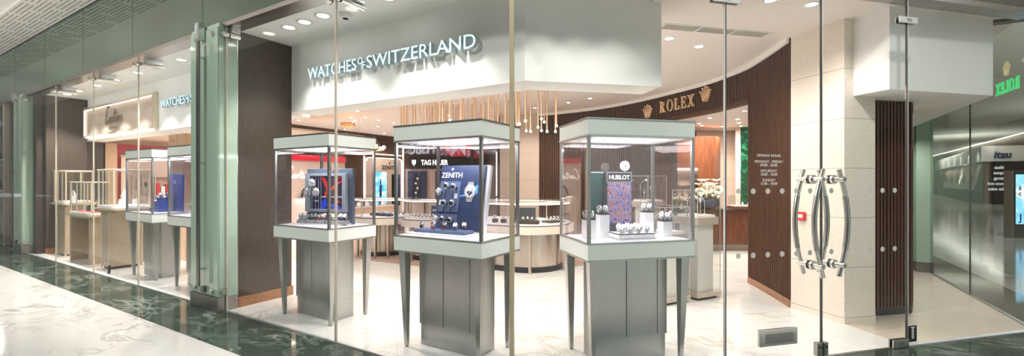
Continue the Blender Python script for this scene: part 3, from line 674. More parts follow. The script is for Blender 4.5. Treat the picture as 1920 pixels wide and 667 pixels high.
mm.box(-.022, .022, -.0128, -.0121, .052, .056); mm.build('fine_print', M['print_dim'], t)

# glass clamp brackets along the top of the glazing
def clamp(x, label):
    o = thing('glass_clamp', label, 'bracket', (x, 2.455, 2.975), 0, 'steel brackets holding the glass')
    for sx in (-.055, .055):
        MB().cyl((sx, -.05, 0), (sx, -.0075, 0), .026, n=18).build('cap', M['chrome'], o)
        MB().cyl((sx, -.012, 0), (sx, -.0071, 0), .029, n=18).build('washer', M['black'], o)
    MB().cyl((.055, .0075, 0), (.055, .26, 0), .026, n=18).build('rod', M['chrome'], o)
    MB().box(-.035, .09, .07, .24, .03, .094).build('mounting_block', M['silver'], o, .004)
    return o
clamp(-10.669, 'steel clamp at the top seam between the two panes nearest the far pier')
clamp(-8.90, 'steel clamp at the top seam over the low gold table case')
clamp(-7.27, 'steel clamp at the top seam over the white cases behind the pier')
clamp(-3.216, 'steel clamp at the top seam beside the round ceiling spotlights')
o = thing('glass_clamp', 'steel rod clamp at the top of the pier edge under the beam', 'bracket', (-5.05, 2.455, 2.975), 0, 'steel brackets holding the glass')
MB().cyl((.075, -.05, 0), (.075, -.0075, 0), .028, n=18).build('cap', M['chrome'], o)
MB().cyl((.075, .0075, 0), (.075, .11, 0), .028, n=18).build('rod', M['chrome'], o); MB().box(.03, .10, .03, .11, .03, .094).build('mounting_block', M['silver'], o, .004)
tag(MB().frust((-.012, .012, 0, .03), 0.005, (-.012 + .03, .012 + .03, .0, .03), .13, TR(-8.60, 2.53, 0)).build('floor_clip', M['black']), 'small leaning black clip standing on the floor inside the glass', 'clip')
o = thing('glass_clamp', 'dark clamp rod on the side glazing beside the white soffit box', 'bracket', (2.18, 6.12, 2.98), 0, 'steel brackets holding the glass')
MB().cyl((-.0075, 0, 0), (-.26, 0, 0), .030, n=18).build('rod', M['gunmetal'], o); MB().cyl((-.0071, 0, 0), (-.013, 0, 0), .034, n=18).build('washer', M['black'], o)
MB().box(-.22, -.07, -.04, .05, .031, .10).build('mounting_block', M['steel_dark'], o, .004)

# fire call point on the stone pier
a = Vector((0.246, 5.685, 0)); b = Vector((0.669, 5.295, 0)); d = (b - a).normalized()
p = a + d * .135; nrm = Vector((d.y, -d.x, 0))
t = thing('fire_call_point', 'red fire alarm call point on the stone pier behind the door handles', 'alarm', (p.x + nrm.x * .001, p.y + nrm.y * .001, 1.03), math.atan2(d.y, d.x))
MB().box(-.045, .045, -.032, 0, -.045, .045).build('housing', M['redplastic'], t, .006)
MB().box(-.028, .028, -.0345, -.0325, -.016, .018).build('label_panel', M['print_dim'], t)

# ------------------------------------------------------------------ white display cases
W2, D2 = 0.4497, 0.2862
ZT, ZB = 0.951, 0.8145; ZC, ZH = 1.731, 1.868
def make_case():
    t = thing('display_case', 'x', 'display case')
    MB().box(-W2, W2, -D2, D2, ZB + .010, ZT - .008).build('tray', M['lacquer'], t, .003)
    MB().box(-W2 - .003, W2 + .003, -D2 - .003, D2 + .003, ZB, ZB + .010).build('tray_trim', M['steel'], t)
    e = MB()
    for a in ((-W2 - .003, W2 + .003, -D2 - .003, -D2 + .03), (-W2 - .003, W2 + .003, D2 - .03, D2 + .003), (-W2 - .003, -W2 + .03, -D2 + .03, D2 - .03), (W2 - .03, W2 + .003, -D2 + .03, D2 - .03)):
        e.box(*a, ZT - .008, ZT)
    e.build('tray_rim', M['steel'], t)
    MB().box(-W2 + .03, W2 - .03, -D2 + .03, D2 - .03, ZT - .008, ZT).build('deck', M['deck'], t)
    cap = MB().box(-W2, W2, -D2, D2, ZC + .010, ZH - .012).build('cap', M['lacquer'], t, .003)
    MB().box(-W2 - .004, W2 + .004, -D2 - .004, D2 + .004, ZH - .012, ZH).build('cap_top_trim', M['steel_dark'], cap)
    e = MB()
    for a in ((-W2 - .004, W2 + .004, -D2 - .004, -D2 + .03), (-W2 - .004, W2 + .004, D2 - .03, D2 + .004), (-W2 - .004, -W2 + .03, -D2 + .03, D2 - .03), (W2 - .03, W2 + .004, -D2 + .03, D2 - .03)):
        e.box(*a, ZC, ZC + .010)
    e.build('cap_bottom_trim', M['steel'], cap)
    lp = MB().box(-W2 + .03, W2 - .03, -D2 + .03, D2 - .03, ZC + .004, ZC + .010).build('light_panel', M['caselight'], t)
    ls = MB()
    for y in (-.14, .0, .14): ls.box(-.30, .30, y - .018, y + .018, ZC + .0015, ZC + .004)
    ls.build('led_strip', M['casestrip'], lp)
    for sx in (-1, 1):
        for sy in (-1, 1):
            x, y = sx * (W2 - .014), sy * (D2 - .014)
            MB().box(x - .012, x + .012, y - .012, y + .012, ZT, ZC).build('post', M['post'], t, .002)
            tx, ty = sx * (W2 - .064), sy * (D2 - .064); fx, fy = sx * (W2 - .076), sy * (D2 - .076)
            l = MB().frust((fx - .015, fx + .015, fy - .015, fy + .015), .012, (tx - .036, tx + .036, ty - .036, ty + .036), ZB).build('leg', M['steel'], t, .002)
            MB().cyl((fx, fy, .0045), (fx, fy, .012), .012, n=12).build('foot', M['black'], l)
    for x0, x1, y0, y1 in ((-W2 + .03, W2 - .03, -D2 + .007, -D2 + .013), (-W2 + .03, W2 - .03, D2 - .013, D2 - .007), (-W2 + .007, -W2 + .013, -D2 + .03, D2 - .03), (W2 - .013, W2 - .007, -D2 + .03, D2 - .03)):
        MB().box(x0, x1, y0, y1, ZT + .0005, ZC - .0005).build('glass_pane', M['caseglass'], t)
    pd = MB().box(-.303, .303, -.113, .113, .0045, .19).box(-.305, .305, -.112, .115, .19, ZB).build('pedestal', M['steel'], t, .002)
    for x0, x1 in ((-.311, -.052), (-.046, .222)):
        MB().box(x0, x1, -.124, -.1125, .185, ZB - .002).build('door', M['steel'], pd, .002)
    MB().box(.226, .311, -.124, -.1125, .185, ZB - .002).build('door_stile', M['steel'], pd, .002)
    return t
pc = Proto(make_case())
CASES = {
    1: ((-4.003, 2.92), 0, 'white glass display case nearest the brown partition wall, holding a blue-grey screen stand'),
    2: ((-2.2545, 2.918), 0, 'white glass display case holding the tall navy board of watches'),
    3: ((-.988, 3.480), R(45), 'white glass display case nearest the doors, holding the colourful painting and white podiums'),
    4: ((-7.81, 2.92), 0, 'white glass display case behind the green pier, holding a blue stepped stand'),
    5: ((-6.44, 2.92), 0, 'white glass display case half hidden by the green pier, holding a pile of bracelets'),
}
for k, (c, a, l) in CASES.items(): pc.put((c[0], c[1], 0), a, l, 'white display cases on tapered steel legs')
def CL(k, x, y, z=0.0):
    (cx, cy), a, _ = CASES[k]; return (cx + x * math.cos(a) - y * math.sin(a), cy + x * math.sin(a) + y * math.cos(a), z)
def CR(k): return CASES[k][1]

# ------------------------------------------------------------------ watches
def make_watch(strap, case, dial, hands='watchsteel', pillow='greycush'):
    """A wrist watch closed into a loop, its dial facing local -y."""
    t = thing('wristwatch', 'x', 'watch')
    rows = []
    for k in range(29):
        a = R(-90 + 22) + (2 * PI - R(44)) * k / 28
        wdt = .0105 + .0025 * max(0, -math.sin(a)); row = []
        for (dx, rr) in ((-1, 1.0), (1, 1.0), (1, 1.12), (-1, 1.12)):
            row.append((dx * wdt, .021 * rr * math.sin(a), .028 * rr * math.cos(a)))
        rows.append(row)
    MB().lathe([(.6, -.017), (.9, -.013), (.97, 0), (.9, .013), (.6, .017)], n=18, T=Matrix(((0, 0, 1, 0), (.0205, 0, 0, 0), (0, .0272, 0, 0), (0, 0, 0, 1)))).build('pillow', M[pillow], t)
    # local: loop in the yz plane, open at -y where the head sits
    MB().loft(rows, closed=True).build('strap', M[strap], t)
    c = MB().lathe([(.004, -.005), (.0165, -.005), (.0195, -.001), (.0195, .003), (.017, .006), (.0155, .006)], n=22, T=frame((0, -.022, 0), (1, 0, 0)))
    c.cyl((.019, -.023, 0), (.0235, -.023, 0), .003, n=8)
    for sx in (-1, 1):
        for sz in (-1, 1): c.box(sx * .010 - .002, sx * .010 + .002, -.026, -.018, min(sz * .014, sz * .024), max(sz * .014, sz * .024))
    cs = c.build('watch_case', M[case], t)
    d = MB().cyl((0, -.0275, 0), (0, -.0285, 0), .0148, n=22, smooth=False)
    d.build('dial', M[dial], t)
    h = MB()
    for k in range(12):
        a = PI / 6 * k; T = Matrix.Translation((0, -.0286, 0)) @ Matrix.Rotation(a, 4, 'Y'); h.box(-.0006, .0006, -.0006, 0, .0105, .0132, T)
    for a, ln in ((R(-52), .0075), (R(60), .0105)): h.box(-.0007, .0007, -.001, 0, -.001, ln, Matrix.Translation((0, -.0286, 0)) @ Matrix.Rotation(a, 4, 'Y'))
    h.build('hands', M[hands], t)
    return t
def kit():
    return {
        'steel_white': Proto(make_watch('watchsteel', 'watchsteel', 'dial_white', 'print_dark', 'strap_white')),
        'steel_dark': Proto(make_watch('watchsteel', 'watchsteel', 'dial_dark')),
        'black_white': Proto(make_watch('strap_black', 'watchsteel', 'dial_white', 'print_dark')),
        'black_dark': Proto(make_watch('strap_black', 'watchsteel', 'dial_dark')),
        'white_dark': Proto(make_watch('strap_white', 'watchsteel', 'dial_dark', 'watchsteel', 'strap_white')),
        'red_dark': Proto(make_watch('strap_red', 'watchsteel', 'dial_dark')),
        'blue_dark': Proto(make_watch('strap_blue', 'watchsteel', 'dial_dark')),
        'brown_white': Proto(make_watch('strap_brown', 'watchgold', 'dial_white', 'print_dark')),
    }
KW = kit()

def cuff(name, mat, label, group, loc, rz, w=.062, d=.055, h=.04, cat='cushion'):
    m = MB(); prof = [(-d / 2, 0), (d / 2, 0), (d / 2, h * .72), (d * .25, h), (-d * .25, h * .98), (-d / 2, h * .55)]
    m.add([(x, y, z) for x in (-w / 2, w / 2) for y, z in prof], [(0, 1, 2, 3, 4, 5)[::-1], (6, 7, 8, 9, 10, 11)] + [(i, (i + 1) % 6, 6 + (i + 1) % 6, 6 + i) for i in range(6)])
    o = m.build(name, M[mat], None, .003); o.location = loc; o.rotation_euler = (0, 0, rz)
    return tag(o, label, cat, group)

# ---- case 2: navy board with watches
bt = R(-11)   # lean back
BZ = 0.978
board_o = CL(2, -.045, .045, BZ)
t = thing('watch_display_board', 'tall navy display board with a white edge and a printed watch in the middle case', 'display stand', board_o, R(1.5))
TB = Matrix.Rotation(bt, 4, 'X')
BW, BH = .47, .575
MB().box(-BW / 2, BW / 2, 0, .03, .0, BH, TB).build('front_board', M['navy'], t, .003)
MB().box(-BW / 2 + .01, BW / 2 + .028, .031, .075, -.004, BH + .006, TB).build('white_backing', M['deck'], t, .004)
def bp(s, v, out=0.001): return ((s - .5) * BW, -out, (1 - v) * BH)
def BT(s, v, out=0.001): return TB @ Matrix.Translation(bp(s, v, out)) @ Matrix(((1, 0, 0, 0), (0, 0, -1, 0), (0, 1, 0, 0), (0, 0, 0, 1)))
MB().text('ZENITH', .066, .002, BT(.265, .155), bold=.0004).build('lettering', M['print'], t)
st_ = MB(); sp = [((.016 if i % 2 == 0 else .0065) * math.sin(PI * i / 5), (.016 if i % 2 == 0 else .0065) * math.cos(PI * i / 5)) for i in range(10)]
st_.prism(sp, 0, .002, BT(.265, .055)); st_.build('star_emblem', M['print'], t)
pn = MB()
for x0, x1, v0, v1 in ((.02, .155, .25, .73), (.175, .32, .25, .73), (.34, .49, .25, .73), (.02, .49, .755, .985)):
    pn.box((x0 - .5) * BW, (x1 - .5) * BW, -.006, -.0005, (1 - v1) * BH, (1 - v0) * BH, TB)
pn.build('slot_panel', M['navy_light'], t, .001)
MB().prism([(-.26, -.07), (-.03, -.03), (.11, .10), (.20, .13), (.20, -.01), (.10, -.06)], 0, .0006, BT(.66, .42) @ Matrix.Scale(.52, 4)).build('light_print', M['bluegate'], t)
wp = MB().lathe([(.004, 0), (.062, 0), (.062, .003), (.050, .0035)], n=40, T=BT(.715, .41, .002))
wp.prism([(-.036, .05), (.036, .05), (.026, .088), (-.026, .088)], 0, .0015, BT(.715, .41, .002)); wp.prism([(-.036, -.05), (.036, -.05), (.026, -.088), (-.026, -.088)], 0, .0015, BT(.715, .41, .002))
pw = wp.build('printed_watch', M['silver'], t)
MB().cyl((0, 0, .0036), (0, 0, .0042), .049, n=40, T=BT(.715, .41, .002), smooth=False).build('printed_dial', M['dial_white'], pw)
hd = MB()
for k in range(12): hd.box(-.0022, .0022, .034, .045, .0043, .005, BT(.715, .41, .002) @ Matrix.Rotation(PI / 6 * k, 4, 'Z'))
for a, ln in ((R(50), .026), (R(-62), .036)): hd.box(-.0022, .0022, -.006, ln, .0043, .0052, BT(.715, .41, .002) @ Matrix.Rotation(a, 4, 'Z'))
for dx, dy in ((-.018, -.004), (.016, -.008), (0, -.02)): hd.lathe([(.008, .0043), (.0125, .0043), (.0125, .005), (.008, .005)], n=20, T=BT(.715, .41, .002) @ Matrix.Translation((dx, dy, 0)))
hd.build('printed_hands', M['navy'], pw)
slots = [(.075, .42, 'steel_white', 'hanging lowest in the first column of the upper panel'), (.235, .335, 'steel_dark', 'at the top of the middle column'), (.405, .35, 'steel_dark', 'at the top of the third column'),
         (.225, .60, 'steel_dark', 'below the topmost one in the middle column'), (.41, .60, 'steel_dark', 'below the white card in the third column'),
         (.075, .85, 'steel_white', 'at the start of the bottom row'), (.235, .85, 'steel_dark', 'in the centre of the bottom row'), (.405, .855, 'black_dark', 'at the end of the bottom row')]
Tw = Matrix.Translation(board_o) @ Matrix.Rotation(R(1.5), 4, 'Z')
pads = MB()
for s, v, kd, lb in slots:
    x, _, z = bp(s, v); pads.cyl((x, -.020, z), (x, -.006, z), .012, n=12, T=TB)
pads.build('watch_holder', M['navy'], t)
for s, v, kd, lb in slots:
    x, _, z = bp(s, v); p = Tw @ (TB @ Vector((x, -.050, z)))
    KW[kd].put(p, R(22), 'steel watch on the navy board, ' + lb, 'watches hung on the navy board', rx=R(-4), scale=1.12)
for s, v in ((.075, .58), (.415, .48)):
    p = Tw @ (TB @ Vector((bp(s, v)[0], -.009, bp(s, v)[2])))
    o = MB().box(-.016, .016, -.001, .001, -.022, .022).build('price_card', M['deck'], None); o.location = p; o.rotation_euler = (bt, 0, R(1.5))
    tag(o, 'small white card on the navy board ' + ('in its first column' if s < .2 else 'between two watches of its third column'), 'card', 'white cards on the navy board')
# platform
po = CL(2, -.12, .0, .952)
t = thing('watch_platform', 'blue-grey platform on a white base in front of the navy watch board', 'display stand', po, R(1.5))
MB().box(-.31, .32, -.155, .015, .001, .012).build('base', M['deck'], t, .003)
MB().box(-.265, .27, -.115, .03, .0125, .040).build('slab', M['navy_light'], t, .003)
MB().cyl((-.02, -.1555, .006), (-.02, -.157, .006), .003, n=8).build('stud', M['black'], t)
PT = Matrix.Translation(po) @ Matrix.Rotation(R(1.5), 4, 'Z')
for x, y, kd, lb in ((-.205, -.075, 'black_dark', 'grey-black watch at the front corner of the blue platform'), (-.115, -.020, 'black_white', 'pale watch behind the red-strapped one on the blue platform'), (-.075, -.085, 'red_dark', 'red-strapped watch at the front of the blue platform'),
                     (.005, -.02, 'red_dark', 'red-strapped watch at the back of the blue platform, under the board'), (.155, -.075, 'blue_dark', 'blue-strapped watch near the far corner of the blue platform'), (.20, -.01, 'brown_white', 'brown-strapped watch at the rear corner of the blue platform')):
    p = PT @ Vector((x, y, .072)); KW[kd].put(p, R(28), lb, 'watches lying on the blue platform', rx=R(-58))
o = MB().cyl((-.06, 0, 0), (.06, 0, 0), .004, n=10).cyl((.06, 0, 0), (.072, 0, 0), .004, .001, n=10).build('pen', M['black']); o.location = PT @ Vector((.075, -.07, .046)); o.rotation_euler = (0, 0, R(35)); tag(o, 'dark pen lying on the blue platform among the watches', 'pen')

# ---- case 1: blue-grey stand with screen
so = CL(1, -.01, .065, .952); sr = R(13)
t = thing('screen_stand', 'blue-grey display stand with a silver-framed picture screen and a shield emblem', 'display stand', so, sr)
MB().box(-.295, .295, 0, .035, .001, .585).build('panel', M['slate'], t, .003)
MB().box(-.275, .275, -.165, -.002, .001, .012).build('base', M['deck'], t, .002)
fr = MB()
FX0, FX1, FZ0, FZ1 = -.285, .235, .125, .535
for a in ((FX0, FX1, FZ1 - .028, FZ1), (FX0, FX1, FZ0, FZ0 + .03), (FX0, FX0 + .06, FZ0 + .03, FZ1 - .028), (FX1 - .045, FX1, FZ0 + .03, FZ1 - .028)):
    fr.box(a[0], a[1], -.045, -.001, a[2], a[3])
fr.build('frame', M['greyframe'], t, .002)
sc = MB().box(FX0 + .06, FX1 - .045, -.012, -.001, FZ0 + .03, FZ1 - .028).build('screen', M['screen_dark'], t)
FS = Matrix.Translation((0, -.0122, 0)) @ FR
rs = MB()
for P_ in ([(-.10, .50), (-.05, .49), (.0, .40), (-.02, .34)], [(.0, .36), (.06, .41), (.17, .47), (.18, .455), (.07, .385)], [(.02, .37), (.10, .40), (.11, .385), (.03, .355)], [(.05, .47), (.18, .503), (.18, .488), (.10, .468)], [(.06, .27), (.12, .25), (.15, .22), (.10, .235)], [(-.06, .33), (-.02, .36), (.0, .35), (-.05, .27)]): rs.prism(P_, 0, .0004, FS)
rs.build('red_streak', M['redstreak'], sc)
bs = MB()
for P_ in ([(-.11, .155), (-.10, .23), (-.04, .27), (-.02, .20), (-.06, .156)], [(.0, .22), (.10, .21), (.18, .158), (.06, .158)], [(-.02, .17), (.03, .22), (.0, .157)]): bs.prism(P_, 0, .0003, FS)
bs.build('blue_glow', M['blueglow'], sc)
MB().text("DON'T CRACK UNDER PRESSURE", .021, .001, Matrix.Translation((.06, -.0125, .285)) @ FR, bold=.0006).build('lettering', M['print'], sc)
MB().box(-.19, -.135, -.014, -.0125, .235, .246).build('caption', M['print'], sc)
rd = MB()
for x in (-.195, -.155, -.115, -.085): rd.cyl((x, -.034, FZ0 + .031), (x, -.034, FZ1 - .029), .0025, n=8)
rd.build('rod', M['silver'], t)
sh = MB().prism([(-.03, .075), (.03, .075), (.03, .03), (.02, .012), (0, 0), (-.02, .012), (-.03, .03)], 0, .012, Matrix.Translation((.03, -.01, .545)) @ FR).build('shield_emblem', M['silver'], t)
MB().prism([(-.024, .070), (.024, .070), (.024, .040), (-.024, .040)], .0122, .0135, Matrix.Translation((.03, -.01, .545)) @ FR).build('emblem_green_field', M['leafgreen'], sh)
MB().prism([(-.024, .038), (.024, .038), (.022, .026), (.015, .013), (0, .004), (-.015, .013), (-.022, .026)], .0122, .0135, Matrix.Translation((.03, -.01, .545)) @ FR).build('emblem_red_field', M['redplastic'], sh)
ST = Matrix.Translation(so) @ Matrix.Rotation(sr, 4, 'Z')
for x, z, lb in ((-.155, .430, 'large round steel watch topmost of the three before the picture screen'), (-.210, .338, 'large round steel watch at the outer foot of the three before the picture screen'), (-.100, .338, 'large round steel watch over the lit caption before the picture screen')):
    p = ST @ Vector((x, -.088, z)); KW['steel_white'].put(p, sr + R(18), lb, 'three watches before the picture screen', scale=1.55)
for i in range(5):
    x = -.25 + .122 * i; y = -.125 + .012 * (i == 4)
    rc = i in (2,)
    p = ST @ Vector((x + .02, y, .013)); cuff('watch_cushion', 'greycush', ['first grey watch cushion from the outer end of the row below the picture screen', 'second grey watch cushion in the row below the picture screen', 'middle grey watch cushion below the picture screen, topped in red', 'fourth grey watch cushion in the row below the picture screen', 'grey watch cushion at the inner end of the row below the picture screen'][i], 'grey watch cushions in a row', p, sr, w=.112, d=.075, h=.040)
    for j in (-1, 1):
        p = ST @ Vector((x + .02 + j * .027, y + .004, .082)); KW[['steel_white', 'black_dark', 'red_dark', 'steel_dark', 'black_white'][i]].put(p, sr + R(16), ['steel', 'black-strapped', 'red-strapped', 'dark-dialled steel', 'white-dialled'][i] + ' watch on the ' + ('outer' if j < 0 else 'inner') + ' half of ' + ['the first', 'the second', 'the middle', 'the fourth', 'the last'][i] + ' grey cushion', 'watches on the row of grey cushions', rx=R(-52), scale=1.1)

# ---- case 3: painting, podiums and tray
r3 = CR(3)
t = thing('painting_stand', 'black sign stand with a colourful abstract painting and a round white emblem on top', 'display stand', CL(3, .003, .085, .952), r3)
MB().box(-.116, .116, 0, .035, .001, .530).build('sign_box', M['charcoal'], t, .002)
MB().box(-.110, .110, -.004, -.0005, .105, .440).build('painting', M['art'], t)
MB().text('HUBLOT', .049, .002, Matrix.Translation((0, -.0005, .482)) @ FR, bold=.0012).build('lettering', M['print'], t)
fr = MB()
for a in ((-.114, .114, .522, .526), (-.114, .114, .443, .447), (-.114, -.110, .447, .522), (.110, .114, .447, .522)): fr.box(a[0], a[1], -.003, -.0005, a[2], a[3])
fr.build('border_line', M['silver'], t)
em = MB().cyl((.058, .004, .580), (.058, .022, .580), .040, n=32, smooth=False).build('round_emblem', M['shoplogo'], t)
MB().lathe([(.033, 0), (.037, 0), (.037, .002), (.033, .002)], n=30, T=Matrix.Translation((.058, .0035, .580)) @ FR).build('emblem_ring', M['silver'], em)
e2_ = MB()
for k in range(12): e2_.box(-.0014, .0014, .024, .029, .0, .0015, Matrix.Translation((.058, .0035, .580)) @ FR @ Matrix.Rotation(PI / 6 * k, 4, 'Z'))
e2_.cyl((.058, .0035, .580), (.058, .001, .580), .005, n=12).build('emblem_marks', M['charcoal'], em)
MB().cyl((.058, .012, .528), (.058, .012, .545), .006, n=10).build('emblem_stem', M['silver'], t)
t = thing('side_board', 'plain dark green board standing beside the colourful painting', 'display stand', CL(3, -.178, .135, .952), r3)
MB().box(-.062, .062, 0, .02, .001, .530).build('board', M['greenboard'], t, .002)
MB().box(-.0625, .0625, -.002, -.0002, .52, .531).build('edge_strip', M['silver'], t)
pod = [(-.318, -.01, 1.108, 'short white podium at the outer corner of the case, beside the green board', 'podium at the outer corner of the case'), (-.165, .055, 1.142, 'white podium right in front of the dark green board', 'podium in front of the green board'), (.297, .145, 1.147, 'tallest white podium, behind the watch tray', 'tallest podium behind the tray'), (.355, -.030, 1.083, 'lowest white podium, at the inner end of the case', 'lowest podium at the inner end')]
for i, (x, y, z, lb, _) in enumerate(pod):
    t = thing('podium', lb, 'podium', CL(3, x, y, .952), r3, 'white watch podiums')
    h = z - .952
    MB().box(-.042, .042, -.042, .042, .001, h - .008).build('column', M['deck'], t, .002)
    MB().box(-.043, .043, -.043, .043, h - .008, h).build('top_plate', M['black'], t)
    for j in (-1, 1):
        p = CL(3, x + j * .0215, y - .010 * j, z + .032)
        KW['white_dark'].put(p, r3 - R(40), ('outer' if j < 0 else 'inner') + ' white-strapped watch of the pair on the ' + _, 'white watches on the podiums', rx=R(-42), scale=1.0)
t = thing('watch_tray', 'low white tray of watches on a dark base before the painting', 'display stand', CL(3, .015, -.085, .952), r3)
MB().box(-.160, .165, -.10, .085, .001, .008).build('base', M['silver'], t)
MB().box(-.155, .155, -.093, .078, .0085, .040).build('box', M['deck'], t, .002)
MB().box(-.157, .157, -.095, .080, .0405, .046).build('top_board', M['charcoal'], t)
MB().box(-.1505, .1505, -.088, .073, .0465, .048).build('liner', M['deck'], t)
for i in range(10):
    row, cidx = (0, i) if i < 4 else ((1, i - 4) if i < 7 else (2, i - 7))
    x = -.115 + .073 * cidx + .02 * row + (.03 if row == 1 else 0); y = -.058 + .058 * row
    KW['white_dark'].put(CL(3, .015 + x, -.085 + y, .952 + .078), r3 - R(42), 'white-strapped watch in the ' + ['front', 'middle', 'back'][row] + ' row of the low tray, ' + ['outermost', 'second from its outer end', 'third from its outer end', 'innermost'][cidx], 'white watches on the low tray', rx=R(-48), scale=1.05)

# ---- case 4: blue steps
t = thing('stepped_stand', 'royal blue stand with a tall back panel and rising steps', 'display stand', CL(4, .0, .0, .952), 0)
MB().box(-.02, .40, .10, .125, .001, .56).build('back_panel', M['blue'], t, .003)
for i in range(4): MB().box(-.17 + .085 * i, -.085 + .085 * i - .001, -.10, .09, .001, .05 + .055 * i).build('step', M['blue'], t, .002)
e = MB(); e.box(.13, .15, .0985, .0995, .455, .475).box(.16, .185, .0985, .0995, .44, .455); e.box(.11, .19, .0985, .0995, .425, .434); e.build('lettering', M['print'], t)
MB().box(-.32, .42, -.18, .14, .0002, .0009).build('base', M['deck'], t)
for i in range(4):
    for j in (0, 1):
        KW['steel_white' if (i + j) % 2 else 'steel_dark'].put(CL(4, -.128 + .085 * i, -.062 + .085 * j, .952 + .05 + .055 * i + .034), R(45), 'steel watch on the ' + ['lowest', 'second', 'third', 'highest'][i] + ' blue step, ' + ('front' if j == 0 else 'back'), 'steel watches on the blue steps', rx=R(-35), scale=1.15)
# ---- case 5: pile of bracelets on cushion + stand
t = thing('bracelet_rack', 'low white rack in the case half hidden by the pier', 'display stand', CL(5, -.20, .02, .952), 0)
MB().box(-.14, .16, -.12, .12, .001, .02).build('base', M['deck'], t, .002)
for i in range(3): MB().cyl((-.12, -.082 + .082 * i, .045 + .02 * i), (.14, -.082 + .082 * i, .045 + .02 * i), .012, n=10).box(-.12, -.11, -.087 + .082 * i, -.077 + .082 * i, .0205, .045 + .02 * i).build('bar', M['silver'], t)
for i in range(3):
    for j in range(3): KW[['black_dark', 'steel_dark', 'steel_white'][(i + j) % 3]].put(CL(5, -.275 + .085 * j, -.068 + .082 * i, .952 + .098 + .02 * i), R(40), ['front', 'middle', 'rear'][i] + '-row watch on the low white rack behind the pier, ' + ['outer', 'centre', 'inner'][j] + ' one', 'watches on the low white rack', rx=R(-30), scale=1.2)
t = thing('blue_panel', 'plain dark picture panel standing in the case half hidden by the pier', 'display stand', CL(5, .12, .12, .952), 0)
MB().box(-.14, .14, 0, .02, .001, .40).build('panel', M['navy'], t, .002)

# ------------------------------------------------------------------ champagne vitrines in the side window
def gold_case(name_label, X0, X1, Y0, Y1, zd, zt, kind, ped):
    """X0..Y1 deck outline, zd deck level, zt top level, ped pedestal outline"""
    cx, cy_ = (X0 + X1) / 2, (Y0 + Y1) / 2; hw, hd = (X1 - X0) / 2, (Y1 - Y0) / 2
    t = thing('gold_vitrine', name_label, 'display case', (cx, cy_, 0), 0, 'champagne vitrines in the side window')
    def rr(w, d, r=.06, n=6):
        P = []
        for qx, qy, a0 in ((w - r, d - r, 0), (-w + r, d - r, 90), (-w + r, -d + r, 180), (w - r, -d + r, 270)):
            for k in range(n + 1): P.append((qx + r * math.cos(R(a0 + 90 * k / n)), qy + r * math.sin(R(a0 + 90 * k / n))))
        return P
    MB().prism(rr(hw, hd), zd - .035, zd, smooth=False).build('deck', M['goldframe'], t)
    MB().prism(rr(hw - .04, hd - .04), zd - .075, zd - .035).build('deck_apron', M['goldpanel'], t)
    ca = MB().prism(rr(hw - .03, hd - .03), zd, zd + .03).build('inner_base', M['deck'], t)
    fr = MB().tube([(x, y, zt - .012) for x, y in rr(hw - .035, hd - .035)], .012, 8, closed=True)
    fr.build('top_frame', M['goldframe'], t)
    MB().prism(rr(hw - .03, hd - .03), zt, zt + .004).build('top_glass', M['vitglass'], t)
    for sx in (-1, 1):
        for sy in (-1, 1):
            MB().box(sx * (hw - .055) - .010, sx * (hw - .055) + .010, sy * (hd - .055) - .010, sy * (hd - .055) + .010, zd + .03, zt - .02).build('post', M['goldframe'], t)
    for sx in (-.33, .33): MB().box(sx * hw - .007, sx * hw + .007, -hd + .045, -hd + .059, zd + .03, zt - .02).build('post', M['goldframe'], t)
    for x0, x1, y0, y1 in ((-hw + .07, hw - .07, -hd + .036, -hd + .040), (-hw + .07, hw - .07, hd - .040, hd - .036), (-hw + .036, -hw + .040, -hd + .07, hd - .07), (hw - .040, hw - .036, -hd + .07, hd - .07)):
        MB().box(x0, x1, y0, y1, zd + .031, zt - .025).build('glass_pane', M['vitglass'], t)
    px0, px1, py0, py1 = ped
    if kind == 'block':
        MB().box(px0 - cx, px1 - cx, py0 - cy_, py1 - cy_, .035, zd - .075).build('pedestal', M['goldpanel'], t, .004)
        MB().box(px0 - cx + .02, px1 - cx - .02, py0 - cy_ + .02, py1 - cy_ - .02, .0045, .035).build('plinth', M['brown_dark'], t)
        for lx, ly in ((px0 - cx - .05, -hd + .07), (px1 - cx - .02, -hd + .07), (px1 - cx - .02, hd - .07)):
            MB().cyl((lx, ly, .0045), (lx, ly, zd - .04), .014, n=12).build('leg', M['goldframe'], t)
    else:
        for x0, x1 in ((px0 - cx, px0 - cx + .06), (px1 - cx - .06, px1 - cx)):
            MB().box(x0, x1, py0 - cy_, py1 - cy_, .0045, zd - .075).build('side_panel', M['goldpanel'], t, .004)
        MB().box(px0 - cx + .061, px1 - cx - .061, py1 - cy_ - .04, py1 - cy_, .0045, zd - .075).build('back_panel', M['pinkwood'], t)
    return t
gold_case('tall champagne vitrine at the end wall, rearmost of the three gold ones', -11.93, -11.18, 2.66, 3.14, 1.00, 1.61, 'block', (-11.72, -11.30, 2.72, 3.06))
gold_case('low champagne vitrine on two side panels, with red jewellery pads', -10.78, -9.66, 2.60, 2.93, .84, 1.40, 'table', (-10.72, -9.74, 2.64, 2.93))
gold_case('champagne vitrine beside the white display cases, with a pale necklace bust', -9.46, -8.72, 2.60, 3.16, .985, 1.60, 'block', (-9.27, -8.99, 2.66, 3.08))
tag(MB().box(-10.55, -10.12, 2.68, 2.85, .8715, .886).build('jewellery_pad', M['redcush'], None, .004), 'wide flat red jewellery pad in the low champagne vitrine', 'pad', 'red jewellery pads')
tag(MB().box(-10.02, -9.80, 2.70, 2.85, .8715, .90).build('jewellery_pad', M['redcush'], None, .004), 'thicker small red jewellery pad at the inner end of the low champagne vitrine', 'pad', 'red jewellery pads')
